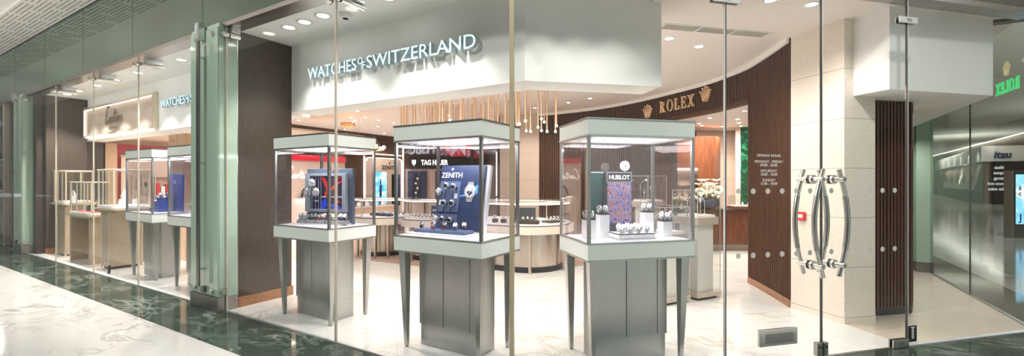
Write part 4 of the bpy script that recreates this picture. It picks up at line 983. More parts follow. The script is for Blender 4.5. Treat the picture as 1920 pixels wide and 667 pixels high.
def bust(loc, h, label, mat, grp):
    t = thing('necklace_bust', label, 'jewellery stand', loc, 0, grp)
    MB().lathe([(.07, 0), (.075, h * .1), (.085, h * .45), (.06, h * .72), (.028, h * .86), (.026, h)], n=18, sy=.45).build('bust', M[mat], t)
    MB().tube([(.062 * math.cos(a), -.040 + .0 * a, h * .72 + .11 * h * math.sin(a) - .1 * h) for a in [PI + PI * k / 12 for k in range(13)]], .004, 6).build('necklace', M['watchgold'], t)
def gold_stand(loc, label, mat, grp):
    t = thing('ring_stand', label, 'jewellery stand', loc, 0, grp)
    MB().frust((-.045, .045, -.04, .04), .0, (-.03, .03, -.025, .025), .10).build('block', M[mat], t, .003)
    MB().tube([(.032 * math.cos(2 * PI * k / 16), 0, .136 + .032 * math.sin(2 * PI * k / 16)) for k in range(16)], .0045, 6, closed=True).build('bracelet', M['watchgold'], t)
bust((-9.20, 2.92, 1.0155), .26, 'cream necklace bust in the champagne vitrine beside the white cases', 'deck', 'necklace busts')
gold_stand((-8.93, 2.80, 1.0155), 'cream bracelet block beside the necklace bust', 'deck', 'jewellery stands')
gold_stand((-9.05, 3.02, 1.0155), 'cream bracelet block behind the necklace bust', 'deck', 'jewellery stands')
bust((-11.65, 2.92, 1.0305), .2, 'cream necklace bust in the tall rear champagne vitrine', 'deck', 'necklace busts')
gold_stand((-11.42, 2.86, 1.0305), 'cream bracelet block in the tall rear champagne vitrine', 'deck', 'jewellery stands')
gold_stand((-9.92, 2.775, .9015), 'black bracelet block standing on the thicker red pad', 'black', 'jewellery stands')
gold_stand((-10.22, 2.77, .8875), 'black bracelet block on the wide flat red pad', 'black', 'jewellery stands')

# ------------------------------------------------------------------ signs
F_Y = frame((0, 0, 0), (1, 0, 0))
def shop_sign(x0, label):
    t = thing('shop_sign', label, 'sign', (x0, 3.2155, 2.66))
    def row(name, dep, y0, mat, extra):
        m = MB()
        for txt, cx, wd, sz, dz in (('WATCHES', .415, .83, .178, 0), ('O', .893, .072, .09, .026), ('F', .950, .045, .09, -.024), ('SWITZERLAND', 1.695, 1.40, .178, 0)):
            q = MB().text(txt, sz, dep, Matrix(), bold=extra)
            xs = [v[0] for v in q.v]; zs = [v[1] for v in q.v]; sx = wd / (max(xs) - min(xs)); mx = (max(xs) + min(xs)) / 2; hz = max(zs) - min(zs); my = (max(zs) + min(zs)) / 2
            sz2 = (.128 if len(txt) > 1 else .074) / hz
            m.add([((v[0] - mx) * sx + cx, -y0 - v[2], (v[1] - my) * sz2 + dz) for v in q.v], q.f)
        return m.build(name, M[mat], t)
    row('letter_body', .050, .022, 'neon_side', .0005); row('letter_face', .004, .0725, 'neon', -.0012)
shop_sign(-4.618, 'pale blue lit shop name letters on the white bulkhead above the three cases')
shop_sign(-8.464, 'second lit shop name, partly hidden behind the green pier')

t = thing('boutique_sign', 'backlit quilted sign box with gold handwritten lettering in the side window', 'sign', (-10.35, 3.214, 2.585))
hw, hh = 1.615, .30
e = MB()
for a in ((-hw, hw, hh - .045, hh), (-hw, hw, -hh, -hh + .035), (-hw, -hw + .03, -hh + .035, hh - .045), (hw - .045, hw, -hh + .035, hh - .045)): e.box(a[0], a[1], -.075, 0, a[2], a[3])
e.build('frame', M['goldframe'], t, .004)
dq = MB(); nx, nz = 46, 9; wx, wz = (2 * hw - .08) / nx, (2 * hh - .09) / nz
for i in range(nx):
    for j in range(nz):
        for ox, oz in ((0, 0), (.5, .5)):
            cx, cz = -hw + .033 + (i + .5 + ox) * wx, -hh + .04 + (j + .5 + oz) * wz
            if cx + wx / 2 > hw - .046 or cz + wz / 2 > hh - .045: continue
            dq.add([(cx - wx / 2, -.022, cz), (cx, -.022, cz - wz / 2), (cx + wx / 2, -.022, cz), (cx, -.022, cz + wz / 2), (cx, -.035, cz)], [(0, 1, 4), (1, 2, 4), (2, 3, 4), (3, 0, 4)])
dq.box(-hw + .03, hw - .045, -.0215, -.005, -hh + .035, hh - .045)
dq.build('quilted_panel', M['diamond'], t)
MB().box(-hw + .031, -hw + .050, -.065, -.045, -hh + .04, hh - .05).box(-hw + .055, hw - .05, -.065, -.045, hh - .056, hh - .046).build('led_strip', M['strip_warm'], t)
MB().box(-hw + .1, hw - .2, -.065, -.01, -hh - .012, -hh - .001).build('down_light', M['strip_cool'], t)
def script_strokes():
    S = []
    S.append([(.20, .30), (.19, .36), (.14, .36), (.07, .22), (.03, .06), (.05, -.02), (.12, .0), (.17, .06)])         # C
    S.append([(.27, .11), (.22, .10), (.19, .03), (.22, .0), (.26, .05), (.28, .11), (.27, .02), (.30, .0), (.33, .05)])  # a
    S.append([(.33, .05), (.36, .12), (.36, .0), (.37, .07), (.42, .12)])                                               # r
    S.append([(.50, .26), (.46, .04), (.48, .0), (.53, .04)]); S.append([(.43, .17), (.56, .18)])                        # t
    S.append([(.57, .12), (.55, .02), (.58, .0), (.61, .04)]); S.append([(.59, .18), (.592, .185)])                      # i
    S.append([(.62, .05), (.68, .08), (.68, .12), (.64, .11), (.63, .02), (.67, .0), (.72, .04)])                        # e
    S.append([(.73, .04), (.76, .12), (.76, .0), (.78, .08), (.84, .12)])                                               # r
    return S
def smooth(P, m=5):
    out = []
    for i in range(len(P) - 1):
        p0 = P[max(i - 1, 0)]; p1 = P[i]; p2 = P[i + 1]; p3 = P[min(i + 2, len(P) - 1)]
        for k in range(m):
            u = k / m; out.append(tuple(.5 * ((2 * p1[c]) + (-p0[c] + p2[c]) * u + (2 * p0[c] - 5 * p1[c] + 4 * p2[c] - p3[c]) * u * u + (-p0[c] + 3 * p1[c] - 3 * p2[c] + p3[c]) * u ** 3) for c in range(2)))
    out.append(P[-1]); return out
def script(mb, sc, T, r):
    for P in script_strokes(): mb.tube([(x * sc, z * sc, 0) for x, z in smooth(P)], r, 6, T=T)
sc_ = MB(); script(sc_, .92, Matrix.Translation((-.50, -.055, -.08)) @ F_Y, .010); sc_.build('script_lettering', M['bronze'], t)
u = MB().box(-.44, -.24, -.055, -.04, -.16, -.135).box(-.17, .07, -.055, -.04, -.16, -.135); u.build('small_lettering', M['goldframe'], t)

# crown and serif letters
def ring2(mb, cx, cz, ro, ri, sx, T, dep, a0=0, a1=360, n=36, thin=1.0):
    V = []; m = n if a1 - a0 >= 360 else n + 1
    for k in range(m):
        a = R(a0 + (a1 - a0) * k / n)
        rx_o, rz_o = ro * sx, ro; rx_i, rz_i = ri * sx * .86, ri * 1.08
        for (rx, rz, d) in ((rx_o, rz_o, 0), (rx_o, rz_o, dep), (rx_i, rz_i, dep), (rx_i, rz_i, 0)): V.append((cx + rx * math.cos(a), cz + rz * math.sin(a), d))
    fs = []
    for k in range(n):
        j = (k + 1) % m
        for q in range(4): fs.append((k * 4 + q, k * 4 + (q + 1) % 4, j * 4 + (q + 1) % 4, j * 4 + q))
    mb.add(V, fs, False, 0, T)
def serif_letter(mb, c, T, dep):
    """letter of height 1, local xy, returns its width"""
    def bx(x0, x1, y0, y1): mb.prism([(x0, y0), (x1, y0), (x1, y1), (x0, y1)], 0, dep, T)
    def sr_(x0, x1, y): bx(x0, x1, y - .035, y + .035)
    if c == 'R':
        bx(.12, .29, 0, 1); sr_(.0, .42, .035); sr_(.0, .3, .965)
        ring2(mb, .32, .735, .265, .19, 1.35, T, dep, -90, 90, 20); bx(.29, .34, .93, 1.0); bx(.29, .34, .47, .54)
        mb.prism([(.36, .5), (.54, .5), (.82, .06), (.62, .06)], 0, dep, T); sr_(.58, .95, .035); return .95
    if c == 'O':
        ring2(mb, .5, .5, .52, .45, .95, T, dep); return 1.0
    if c == 'L':
        bx(.12, .29, 0, 1); sr_(0, .41, .965); sr_(0, .72, .035); mb.prism([(.62, .035), (.75, .035), (.78, .30), (.73, .30)], 0, dep, T); return .80
    if c == 'E':
        bx(.12, .29, 0, 1); sr_(0, .74, .965); sr_(0, .76, .035); bx(.29, .58, .475, .54); bx(.55, .60, .36, .65)
        mb.prism([(.64, .035), (.77, .035), (.80, .28), (.75, .28)], 0, dep, T); mb.prism([(.64, .965), (.75, .965), (.77, .72), (.72, .72)], 0, dep, T); return .82
    if c == 'X':
        mb.prism([(.06, .97), (.27, .97), (.92, .03), (.71, .03)], 0, dep, T); mb.prism([(.72, .97), (.83, .97), (.22, .03), (.11, .03)], 0, dep, T)
        for x, y in ((.16, .965), (.78, .965), (.15, .035), (.82, .035)): sr_(x - .19, x + .19, y)
        return .98
def crown(mb, T, h, dep):
    tips = [(-.44, .70), (-.24, .90), (0, 1.0), (.24, .90), (.44, .70)]; bases = [-.20, -.11, 0, .11, .20]
    for (x, y), b in zip(tips, bases):
        mb.prism([((b - .075) * h, .14 * h), ((b + .075) * h, .14 * h), ((x + .022) * h, y * h), ((x - .022) * h, y * h)], 0, dep, T)
        mb.cyl((x * h, y * h, 0), (x * h, y * h, dep * 1.3), .062 * h, n=14, T=T)
    mb.prism([(-.27 * h, .12 * h), (.27 * h, .12 * h), (.31 * h, .34 * h), (0, .44 * h), (-.31 * h, .34 * h)], 0, dep, T)
    V = Matrix.Translation((0, .10 * h, 0)); ring2(mb, 0, 0, .11 * h, .06 * h, 2.3, T @ V, dep * 1.2)
def on_curve(s, z, off=.03):
    p, t = curve_at(s); inn = Vector((-t.y, t.x, 0)); q = p + inn * off
    return frame((q.x, q.y, z), (-t.x, -t.y, 0))
s_c1 = cum[s_near(-1.89, 8.37)]; s_c2 = cum[s_near(-.80, 7.55)]; s_r0 = cum[s_near(-1.63, 8.18)]; s_r1 = cum[s_near(-1.0, 7.72)]
t = thing('gold_shop_sign', 'gold serif letters between two crowns on the curved slatted wall', 'sign', (0, 0, 0))
LH = .20
wds = {'R': .95, 'O': 1.0, 'L': .8, 'E': .82, 'X': .98}; word = 'ROLEX'; tot = sum(wds[c] for c in word) + .30 * 4
scale_w = abs(s_r0 - s_r1) / (tot)
x = 0
for c in word:
    mid = (x + wds[c] / 2) / tot; s = s_r0 + (s_r1 - s_r0) * mid
    m = MB(); Tm = on_curve(s, 2.655, .022) @ Matrix.Diagonal((scale_w, LH, 1, 1)) @ Matrix.Translation((-wds[c] / 2, 0, 0)); serif_letter(m, c, Tm, .03)
    m.build('letter', M['gold'], t); x += wds[c] + .30
for s, z in ((s_c1, 2.61), (s_c2, 2.685)):
    m = MB(); crown(m, on_curve(s, z, .022), .235, .025); m.build('crown_emblem', M['gold'], t)

# ------------------------------------------------------------------ back of the shop: portals, signs, screens
TW = math.atan2(1.52, 2.62)
t = thing('watch_wall_sign', 'dark wall sign with two white shield-and-letter marks above the rear screens', 'sign', (-10.87, 11.69, 2.10), TW)
MB().box(-.25, 2.05, -.06, -.001, -.24, .20).build('board', M['black'], t)
m = MB(); m.text('TAG HEUER', .25, .01, Matrix.Translation((.66, -.062, -.02)) @ FR, bold=.008, sxy=(.72, 1)); m.build('lettering', M['shoplogo'], t)
MB().prism([(-.07, .10), (.07, .10), (.07, -.02), (0, -.11), (-.07, -.02)], 0, .012, Matrix.Translation((-.08, -.062, -.02)) @ FR).build('shield_emblem', M['shoplogo'], t)
for i, x in enumerate((.06, 1.05)):
    t = thing('watch_cabinet', ['tall narrow dark watch cabinet under the outer end of the rear wall sign', 'second tall dark watch cabinet, under the middle of the rear wall sign'][i], 'cabinet', (-10.87 + x * math.cos(TW), 11.69 + x * math.sin(TW) - .02, 0), TW, 'dark watch cabinets on the rear wall')
    MB().box(-.33, .33, -.14, -.001, .75, 1.78).build('case', M['navy'], t, .01)
    MB().box(-.14, .14, -.145, -.1405, .86, 1.70).build('window', M['black'], t)
    dm = MB()
    for k in range(4): dm.cyl((-.04 + .06 * (k % 2), -.150, 1.0 + .17 * k), (-.04 + .06 * (k % 2), -.146, 1.0 + .17 * k), .035, n=10, smooth=False)
    dm.build('dial_pattern', M['print_dim'], t)
    for x_ in (-.28, .28): MB().box(x_ - .02, x_ + .02, -.12, -.08, .02, .75).build('leg', M['black'], t)
    MB().box(-.33, .33, -.16, -.03, .0045, .02).build('base', M['black'], t)
# light lines on the rear walls
ll = MB()
TWm = TR(-10.87, 11.69, 0, TW)
for a in ((-.50, -.46, .3, 2.62), (-.50, 2.55, 2.60, 2.64), (2.52, 2.56, .3, 2.6)): ll.box(a[0], a[1], -.03, -.002, a[2], a[3], TWm)
struct('trim_41', ll, M['strip_warm'])
struct('wall_back_panel', MB().box(-.40, 2.45, -.02, -.0015, 0, 1.86, TWm), M['beigewall'])
ll = MB(); bdir = math.atan2(-3.92, 3.40)
ll.box(-11.39, -11.36, 9.75, 9.79, .9, 2.25)
struct('trim_42', ll, M['strip_warm'])
Tb = TR(-6.55, 10.33, 0, bdir)
ll = MB().box(-.05, .0, -.03, -.002, 1.0, 2.2, Tb).box(-.05, .5, -.03, -.002, 2.2, 2.24, Tb); struct('trim_43', ll, M['strip_warm'])
# portal with lettering on the side wall
t = thing('portal_sign', 'cream arched wall portal with dark lettering, a star and two tall pictures', 'sign', (-11.39, 10.55, 0), R(90))
def rp(w0, w1, z1, r=.12):
    P = [(w0, 0), (w1, 0)]
    for k in range(7): a = R(90 * k / 6); P.append((w1 - r + r * math.cos(a), z1 - r + r * math.sin(a)))
    for k in range(7): a = R(90 + 90 * k / 6); P.append((w0 + r + r * math.cos(a), z1 - r + r * math.sin(a)))
    return P
MB().prism(rp(-.75, .88, 2.22), 0, .06, Matrix.Translation((0, -.001, 0)) @ FR).build('portal', M['beigewall'], t)
MB().tube([(x, -.07, z) for x, z in rp(-.73, .86, 2.20)[1:]], .014, 8).build('led_outline', M['strip_warm'], t)
MB().text('ZENITH', .19, .008, Matrix.Translation((.28, -.063, 1.88)) @ FR, bold=.004, space=1.1).build('lettering', M['print_dark'], t)
MB().prism([(p_[0] * 3, p_[1] * 3) for p_ in sp], 0, .006, Matrix.Translation((.28, -.063, 2.04)) @ FR).build('star_emblem', M['print_dark'], t)
pb = MB().box(-.45, .13, -.075, -.0625, .55, 1.72).build('sea_picture', M['screen_blue'], t)
fg = MB().box(-.19, -.09, -.08, -.0755, .62, 1.18).ball((-.14, -.078, 1.24), .06, 10).box(-.165, -.115, -.08, -.0755, 1.18, 1.5); fg.build('figure_print', M['navy'], pb)
MB().box(.38, .78, -.075, -.0625, .55, 1.66).build('black_picture', M['black'], t)
t = thing('wall_lettering', 'white handwritten lettering on the lit beige wall seen through the first case', 'sign', (-11.305, 7.62, 1.50), R(90))
m = MB(); script(m, .85, Matrix.Translation((-.55, -.012, 0)) @ FR, .012); m.build('script_lettering', M['shoplogo'], t)
t = thing('wall_shelf', 'thin lit wall shelf with a black display on the beige wall', 'shelf', (-11.305, 7.75, .92), R(90))
MB().box(-.45, .45, -.22, -.001, 0, .02).build('board', M['goldframe'], t); MB().box(-.43, .43, -.20, -.02, -.012, -.001).build('led_strip', M['strip_cool'], t)
tag(MB().tube([(-11.42 + .0, 7.42, .945), (-11.42, 7.47, 1.12), (-11.42, 7.58, 1.23), (-11.42, 7.70, 1.16), (-11.42, 7.82, 1.0), (-11.42, 7.95, .955)], [.03, .035, .045, .05, .03, .015], 10, T=Matrix.Translation((.23, 0, .02))).build('jewellery_hand', M['black']), 'black curved jewellery display on the lit wall shelf', 'jewellery stand')
# ring chandelier and bowl lamps
t = thing('bowl_lamp', 'brass half-bowl hanging lamp above the first display case', 'lamp', (-8.71, 6.996, 2.80))
MB().lathe([(.001, -.12), (.10, -.10), (.17, -.04), (.185, .02), (.175, .02), (.16, -.03), (.09, -.085), (.001, -.10)], n=24).build('bowl', M['gold'], t)
MB().cyl((0, 0, -.09), (0, 0, .197), .006, n=8).build('stem', M['gold'], t)
rg = thing('ring_chandelier', 'thin brass ring lamp with small round bulbs seen through the first case', 'lamp', (-8.2, 6.9, 2.16))
MB().tube([(.55 * math.cos(2 * PI * k / 32), .55 * math.sin(2 * PI * k / 32), 0) for k in range(32)], .012, 8, closed=True).build('ring', M['gold'], rg)
for k in range(9):
    a = 2 * PI * k / 9; MB().ball((.55 * math.cos(a), .55 * math.sin(a), .05), .045, 10).build('bulb', M['bulb'], rg)
for k in range(3):
    a = 2 * PI * k / 3 + .4; MB().cyl((.55 * math.cos(a), .55 * math.sin(a), 0), (.03 * math.cos(a), .03 * math.sin(a), .835), .003, n=6).build('wire', M['chrome'], rg)
# gold jewellery counter at the boutique wall
t = thing('jewellery_counter', 'pale wood jewellery counter with a glass top against the far side wall', 'counter', (-10.7, 9.3, 0))
MB().box(-.35, .35, -.9, .9, .0085, .62).build('body', M['pinkwood'], t); MB().box(-.37, .37, -.92, .92, .62, .66).build('top', M['counter'], t)
MB().box(-.33, .33, -.88, .88, .661, .664).box(-.35, -.34, -.9, .9, .66, .98).box(.34, .35, -.9, .9, .66, .98).box(-.35, .35, -.9, .9, .98, .99).build('glass_top', M['vitglass'], t)
for k in range(10):
    gold_stand((-10.55 - .22 * (k % 2), 8.55 + .16 * k, .665), 'small jewellery block in the far wood counter, in the ' + ['first', 'second', 'third', 'fourth', 'fifth'][k // 2] + ' pair, ' + ['near', 'far'][k % 2] + ' one', 'deck', 'jewellery blocks in the far counter')

# ------------------------------------------------------------------ watch counters in the middle of the shop
def small_watch(mat):
    m = MB(); rows = []
    for k in range(15):
        a = R(-70) + R(320) * k / 14
        rows.append([(-.010, .024 * math.sin(a), .028 * math.cos(a)), (.010, .024 * math.sin(a), .028 * math.cos(a))])
    m.loft(rows); m.cyl((0, -.020, 0), (0, -.031, 0), .018, n=14, mi=1); m.cyl((0, -.031, 0), (0, -.0315, 0), .014, n=14, mi=2)
    o = m.build('wristwatch', [M[mat], M['watchsteel'], M['dial_white']]); return tag(o, 'x', 'watch')
SW = [Proto(small_watch(m)) for m in ('watchsteel', 'strap_black', 'strap_brown')]
def stadium(x0, x1, r, n=14):
    """outline with round end at x1 and at x0, centred on y=0"""
    return [(x1 - r + r * math.cos(a), r * math.sin(a)) for a in [R(-90 + 180 * k / n) for k in range(n + 1)]] + [(x0 + r + r * math.cos(a), r * math.sin(a)) for a in [R(90 + 180 * k / n) for k in range(n + 1)]]
def counter(label, loc, rz, x0, x1, r, legs, zt=.72, zg=1.09):
    t = thing('watch_counter', label, 'counter', (loc[0], loc[1], 0), rz, 'rounded watch counters')
    MB().prism(stadium(x0, x1, r), zt - .115, zt, smooth=True).build('top', M['counter'], t, .004)
    MB().prism(stadium(x0 + .03, x1 - .03, r - .03), zt, zt + .012).build('inlay', M['brown_dark'], t)
    MB().prism(stadium(x0 + .05, x1 - .05, r - .05), zt + .012, zt + .03).build('deck', M['deck'], t)
    MB().prism(stadium(x0 + .18, x1 - .18, r - .18), .09, zt - .115, smooth=True).build('drum', M['drum'], t)
    MB().prism(stadium(x0 + .17, x1 - .17, r - .17), .0085, .09, smooth=True).build('plinth', M['black'], t)
    for x, y in legs: MB().frust((x - .018, x + .018, y - .018, y + .018), .0085, (x - .03, x + .03, y - .03, y + .03), zt - .115).build('leg', M['drum'], t)
    gp = stadium(x0 + .06, x1 - .06, r - .06)
    rows = [[(x, y, zt + .03) for x, y in gp], [(x, y, zg - .02) for x, y in gp]]
    MB().loft(rows, closed=True, smooth=True).build('glass_side', M['vitglass'], t)
    MB().prism(gp, zg - .002, zg + .004).build('glass_top', M['vitglass'], t)
    MB().tube([(x, y, zg - .012) for x, y in gp], .011, 8, closed=True).build('top_frame', M['goldframe'], t)
    MB().tube([(x * .985, y * .985, zg - .036) for x, y in gp], .007, 6, closed=True).build('led_strip', M['strip_cool'], t)
    for x, y in (gp[0], gp[14], gp[15], gp[-1]): MB().cyl((x, y, zt + .03), (x, y, zg - .02), .008, n=8).build('post', M['goldframe'], t)
    return t
counter('rounded glass-topped watch counter with a polished drum, between the second and third cases', (-3.38, 6.30), 0, -1.35, .74, .74, [(.318, -.55), (.635, .0), (-.35, -.62), (-.95, -.62)])
counter('middle glass-topped watch counter behind the case with the navy board', (-5.32, 6.02), R(-4), -.50, .48, .45, [(.0, -.40), (.35, -.28)])
counter('glass-topped watch counter with slim legs behind the first display case', (-6.45, 6.0), 0, -.6, .60, .58, [(.35, -.51), (.62 - .08, -.38), (-.1, -.53)])
ORD = ['first', 'second', 'third', 'fourth', 'fifth', 'sixth', 'seventh', 'eighth']
def tray_rows(cx, cy, rz, nx, ny, dx, dy, z, label, group, rx=-50):
    rows = {1: [''], 2: ['front row, ', 'back row, '], 3: ['front row, ', 'middle row, ', 'back row, ']}[ny]
    for j in range(ny):
        for i in range(nx):
            x = (i - (nx - 1) / 2) * dx; y = (j - (ny - 1) / 2) * dy
            SW[(i * 3 + j) % 3].put((cx + x * math.cos(rz) - y * math.sin(rz), cy + x * math.sin(rz) + y * math.cos(rz), z), rz + R(22), label + ', ' + rows[j] + ORD[i] + ' from the partition side', group, rx=R(rx))
def stand_block(x, y, rz, sx, sy, h, label, mat='brown_dark', z=.7515):
    o = MB().box(-sx / 2, sx / 2, -sy / 2, sy / 2, 0, h).build('watch_stand', M[mat], None, .002); o.location = (x, y, z); o.rotation_euler = (0, 0, rz); return tag(o, label, 'display stand', 'dark watch stands in the counters')
# on the counter between the second and third cases
stand_block(-3.13, 5.86, R(20), .30, .16, .05, 'dark watch stand at the front of the counter between the second and third cases')
tray_rows(-3.13, 5.86, R(20), 4, 1, .07, .07, .835, 'upright watch on the drum counter front stand', 'watches on the front counter stand', rx=-12)
stand_block(-2.92, 6.28, R(70), .34, .2, .03, 'low dark watch stand at the round end of the counter between the cases')
tray_rows(-2.92, 6.28, R(70), 4, 2, .075, .09, .815, 'watch at the drum counter round end', 'watches at the round counter end')
for i, x in enumerate((-3.72, -3.56, -3.40)):
    stand_block(x, 5.80, 0, .07, .07, .06, ['small dark block with one watch, farthest along the counter beside the second case', 'small dark block with one watch, middle of the three beside the second case', 'small dark block with one watch, nearest the counter front stand'][i])
    SW[0].put((x, 5.80, .846), R(-10), ['watch on the farthest of the small dark blocks', 'watch on the middle of the small dark blocks', 'watch on the small dark block nearest the front stand'][i], 'watches on small blocks', rx=R(-12))
o = MB().box(-.20, .20, -.02, .02, 0, .22).build('display_backdrop', M['charcoal']); o.location = (-3.45, 6.25, .7515); o.rotation_euler = (0, 0, R(30)); tag(o, 'dark panel standing at the back of the counter between the cases', 'display stand')
# middle counter
o = MB().box(-.16, .16, -.02, .02, 0, .2).build('display_backdrop', M['navy']); o.location = (-5.2, 6.18, .7515); tag(o, 'navy panel with white lettering in the middle counter', 'display stand')
q = MB(); q.text('Bell & Ross', .055, .001, Matrix.Translation((0, -.0215, .12)) @ FR, bold=.0008); q.build('lettering', M['print'], o)
tray_rows(-5.30, 5.90, R(-4), 6, 3, .095, .085, .79, 'small watch in the middle counter', 'watches lying in the middle counter')
# counter behind the first case
for i in range(3):
    stand_block(-6.48 + .2 * i, 5.80, 0, .13, .10, .05, ['dark watch stand at the outer end of the slim-legged counter', 'dark watch stand in the centre of the slim-legged counter', 'dark watch stand at the inner end of the slim-legged counter'][i], 'navy')
tray_rows(-6.28, 5.80, 0, 5, 1, .10, .1, .835, 'upright watch in the slim-legged counter', 'watches in the slim-legged counter', rx=-15)
tray_rows(-6.3, 6.05, 0, 6, 2, .11, .12, .79, 'watch lying in the slim-legged counter', 'watches at the back of the slim-legged counter')

# ------------------------------------------------------------------ glass vitrines by the arch
def vitrine(label, x, y, rz, zc, zt, w=.19):
    t = thing('glass_vitrine', label, 'display case', (x, y, 0), rz, 'slim glass vitrines by the arch')
    MB().box(-w - .01, w + .01, -w - .01, w + .01, .035, .085).build('base', M['collar'], t, .002)
    MB().box(-w + .03, w - .03, -w + .03, w - .03, .0045, .035).build('plinth', M['black'], t)
    MB().box(-w + .055, w - .055, -w + .055, w - .055, .0855, zc - .09).build('pedestal', M['plinth'], t)
    MB().box(-w + .012, w - .012, -w + .012, w - .012, zc - .09, zc).build('collar', M['collar'], t, .002)
    MB().box(-w + .04, w - .04, -w + .04, w - .04, zc, zc + .025).build('pad', M['deck'], t)
    for a in ((-w, w, -w, -w + .006), (-w, w, w - .006, w), (-w, -w + .006, -w + .0065, w - .0065), (w - .006, w, -w + .0065, w - .0065)):
        MB().box(*a, .0855, zt).build('glass_pane', M['vitglass'], t)
    MB().box(-w, w, -w, w, zt + .0002, zt + .006).build('glass_top', M['vitglass'], t)
    e = MB()
    for sx in (-1, 1):
        for sy in (-1, 1): e.box(sx * w - .003, sx * w + .003, sy * w - .003, sy * w + .003, .0855, zt)
    e.build('edge_strip', M['silver'], t)
    e = MB()
    for i in range(4): e.box(*( (-w, w, -w - .003, -w + .003), (-w, w, w - .003, w + .003), (-w - .003, -w + .003, -w, w), (w - .003, w + .003, -w, w))[i], zt + .0005, zt + .0075)
    e.build('top_edge', M['silver'], t)
    for sx in (-1, 1):
        MB().tube([(sx * (w - .04), .0, zc + .001), (sx * (w - .04), .0, zt - .14), (sx * (w - .06), -.0, zt - .10), (sx * (w - .12), -.02, zt - .055)], .007, 8).build('lamp_arm', M['chrome'], t)
        MB().cyl((sx * (w - .12), -.02, zt - .056), (sx * (w - .135), -.026, zt - .062), .0072, n=8).build('lamp_head', M['lens'], t)
    return t
va = math.atan2(.83, .56)
V = [(-.732, 5.705, .975, 1.292, 'slim glass vitrine nearest the arch, standing on a marble pedestal'), (-1.02, 5.30, .80, 1.105, 'lowest slim glass vitrine, behind the case with the painting'), (-1.56, 6.80, 1.10, 1.484, 'tallest slim glass vitrine, farther back behind the case with the painting')]
for i, (x, y, zc, zt, lb) in enumerate(V):
    vitrine(lb, x, y, va, zc, zt)
    for j, (dx, dy) in enumerate(((-.05, -.03), (.05, .0))):
        px, py = x + dx, y + dy
        nm = ['nearest the arch', 'that is lowest', 'that is tallest'][i]; sd_ = ['on the shorter stand', 'on the taller stand'][j]
        h = .10 + .05 * j
        o = MB().cyl((0, 0, 0), (0, 0, .008), .03, n=16).cyl((0, 0, .008), (0, 0, h), .010, n=12).build('watch_stand', M['chrome']); o.location = (px, py, zc + .0255)
        tag(o, ['shorter', 'taller'][j] + ' steel watch stand in the slim vitrine ' + nm, 'display stand', 'steel watch stands in the vitrines')
        KW['steel_white' if j else 'steel_dark'].put((px, py, zc + .0265 + h + .032), va - R(50), 'steel watch ' + sd_ + ' in the slim vitrine ' + nm, 'watches in the slim vitrines', rx=R(-8), scale=1.15)

# ------------------------------------------------------------------ counter, flowers and shelf of the inner room
t = thing('wood_counter', 'rosewood counter with a dark top and bronze plinth inside the arch', 'counter', (0, 0, 0))
cpts = [(-1.75, 9.02), (-1.2, 9.34), (-.74, 9.66), (-.29, 9.92), (.25, 10.12)]
cb = [(-1.85, 9.5), (-1.3, 9.75), (-.82, 10.05), (-.38, 10.3), (.2, 10.5)]
MB().prism(cpts + cb[::-1], .13, .80).build('body', M['rosewood'], t)
MB().prism([(x, y + .02) for x, y in cpts] + cb[::-1], .0045, .13).build('plinth', M['bronze'], t)
MB().prism([(x + .01, y - .05) for x, y in cpts] + cb[::-1], .80, .845).build('top', M['brown_dark'], t)
fx, fy = -1.02, 9.62
t = thing('flower_arrangement', 'white lilies and cream hydrangeas in a dark bowl on the rosewood counter', 'flowers', (fx, fy, .846))
MB().lathe([(.10, 0), (.20, .05), (.24, .17), (.22, .19), (.18, .16), (.02, .15)], n=22).build('bowl', M['navy'], t)
for k, (dx, dy, dz, rr) in enumerate(((-.14, -.10, .26, .14), (.10, -.08, .24, .13), (.0, .08, .36, .15), (.2, .05, .33, .12))):
    m = MB()
    for q in range(46):
        a = random.uniform(0, 2 * PI); ph = random.uniform(-.3, 1.45); v = Vector((math.cos(a) * math.cos(ph), math.sin(a) * math.cos(ph), math.sin(ph))) * rr
        m.ball((dx + v.x, dy + v.y, dz + v.z), rr * .26, 6)
    m.build('hydrangea_bloom', M['bouquet_cream'], t)
for k in range(6):
    a = 2 * PI * k / 6 + .3; m = MB(); c = Vector((.17 * math.cos(a), .12 * math.sin(a), .52 + .05 * math.sin(3 * a)))
    for q in range(6):
        b_ = 2 * PI * q / 6; d1 = Vector((math.cos(b_), math.sin(b_), .55)); s1 = Vector((-math.sin(b_), math.cos(b_), 0))
        m.add([c, c + d1 * .06 + s1 * .025, c + d1 * .14 - Vector((0, 0, .02)), c + d1 * .06 - s1 * .025], [(0, 1, 2, 3)])
    m.build('lily', M['bouquet_white'], t)
    MB().cyl((.05 * math.cos(a), .05 * math.sin(a), .15), c, .005, n=6).build('stem', M['leafgreen'], t)
m = MB()
for k in range(14):
    a = 2 * PI * k / 14; c = Vector((.1 * math.cos(a), .1 * math.sin(a), .2)); e_ = Vector((.3 * math.cos(a), .28 * math.sin(a), .22 + .05 * (k % 3))); s1 = Vector((-math.sin(a), math.cos(a), 0)) * .03
    m.add([c, (c + e_) / 2 + s1 + Vector((0, 0, .05)), e_, (c + e_) / 2 - s1 + Vector((0, 0, .05))], [(0, 1, 2, 3)])
m.build('leaves', M['leafgreen'], t)
t = thing('counter_showcase', 'low glass showcase with white pads on the rosewood counter beside the slatted wall', 'display case', (-.40, 9.96, .846), R(28))
MB().box(-.24, .24, -.16, .16, 0, .05).build('base', M['rosewood'], t); MB().box(-.22, .22, -.14, .14, .051, .075).build('pad', M['deck'], t)
for a in ((-.23, .23, -.15, -.146), (-.23, .23, .146, .15), (-.23, -.226, -.145, .145), (.226, .23, -.145, .145)): MB().box(*a, .051, .27).build('glass_pane', M['vitglass'], t)
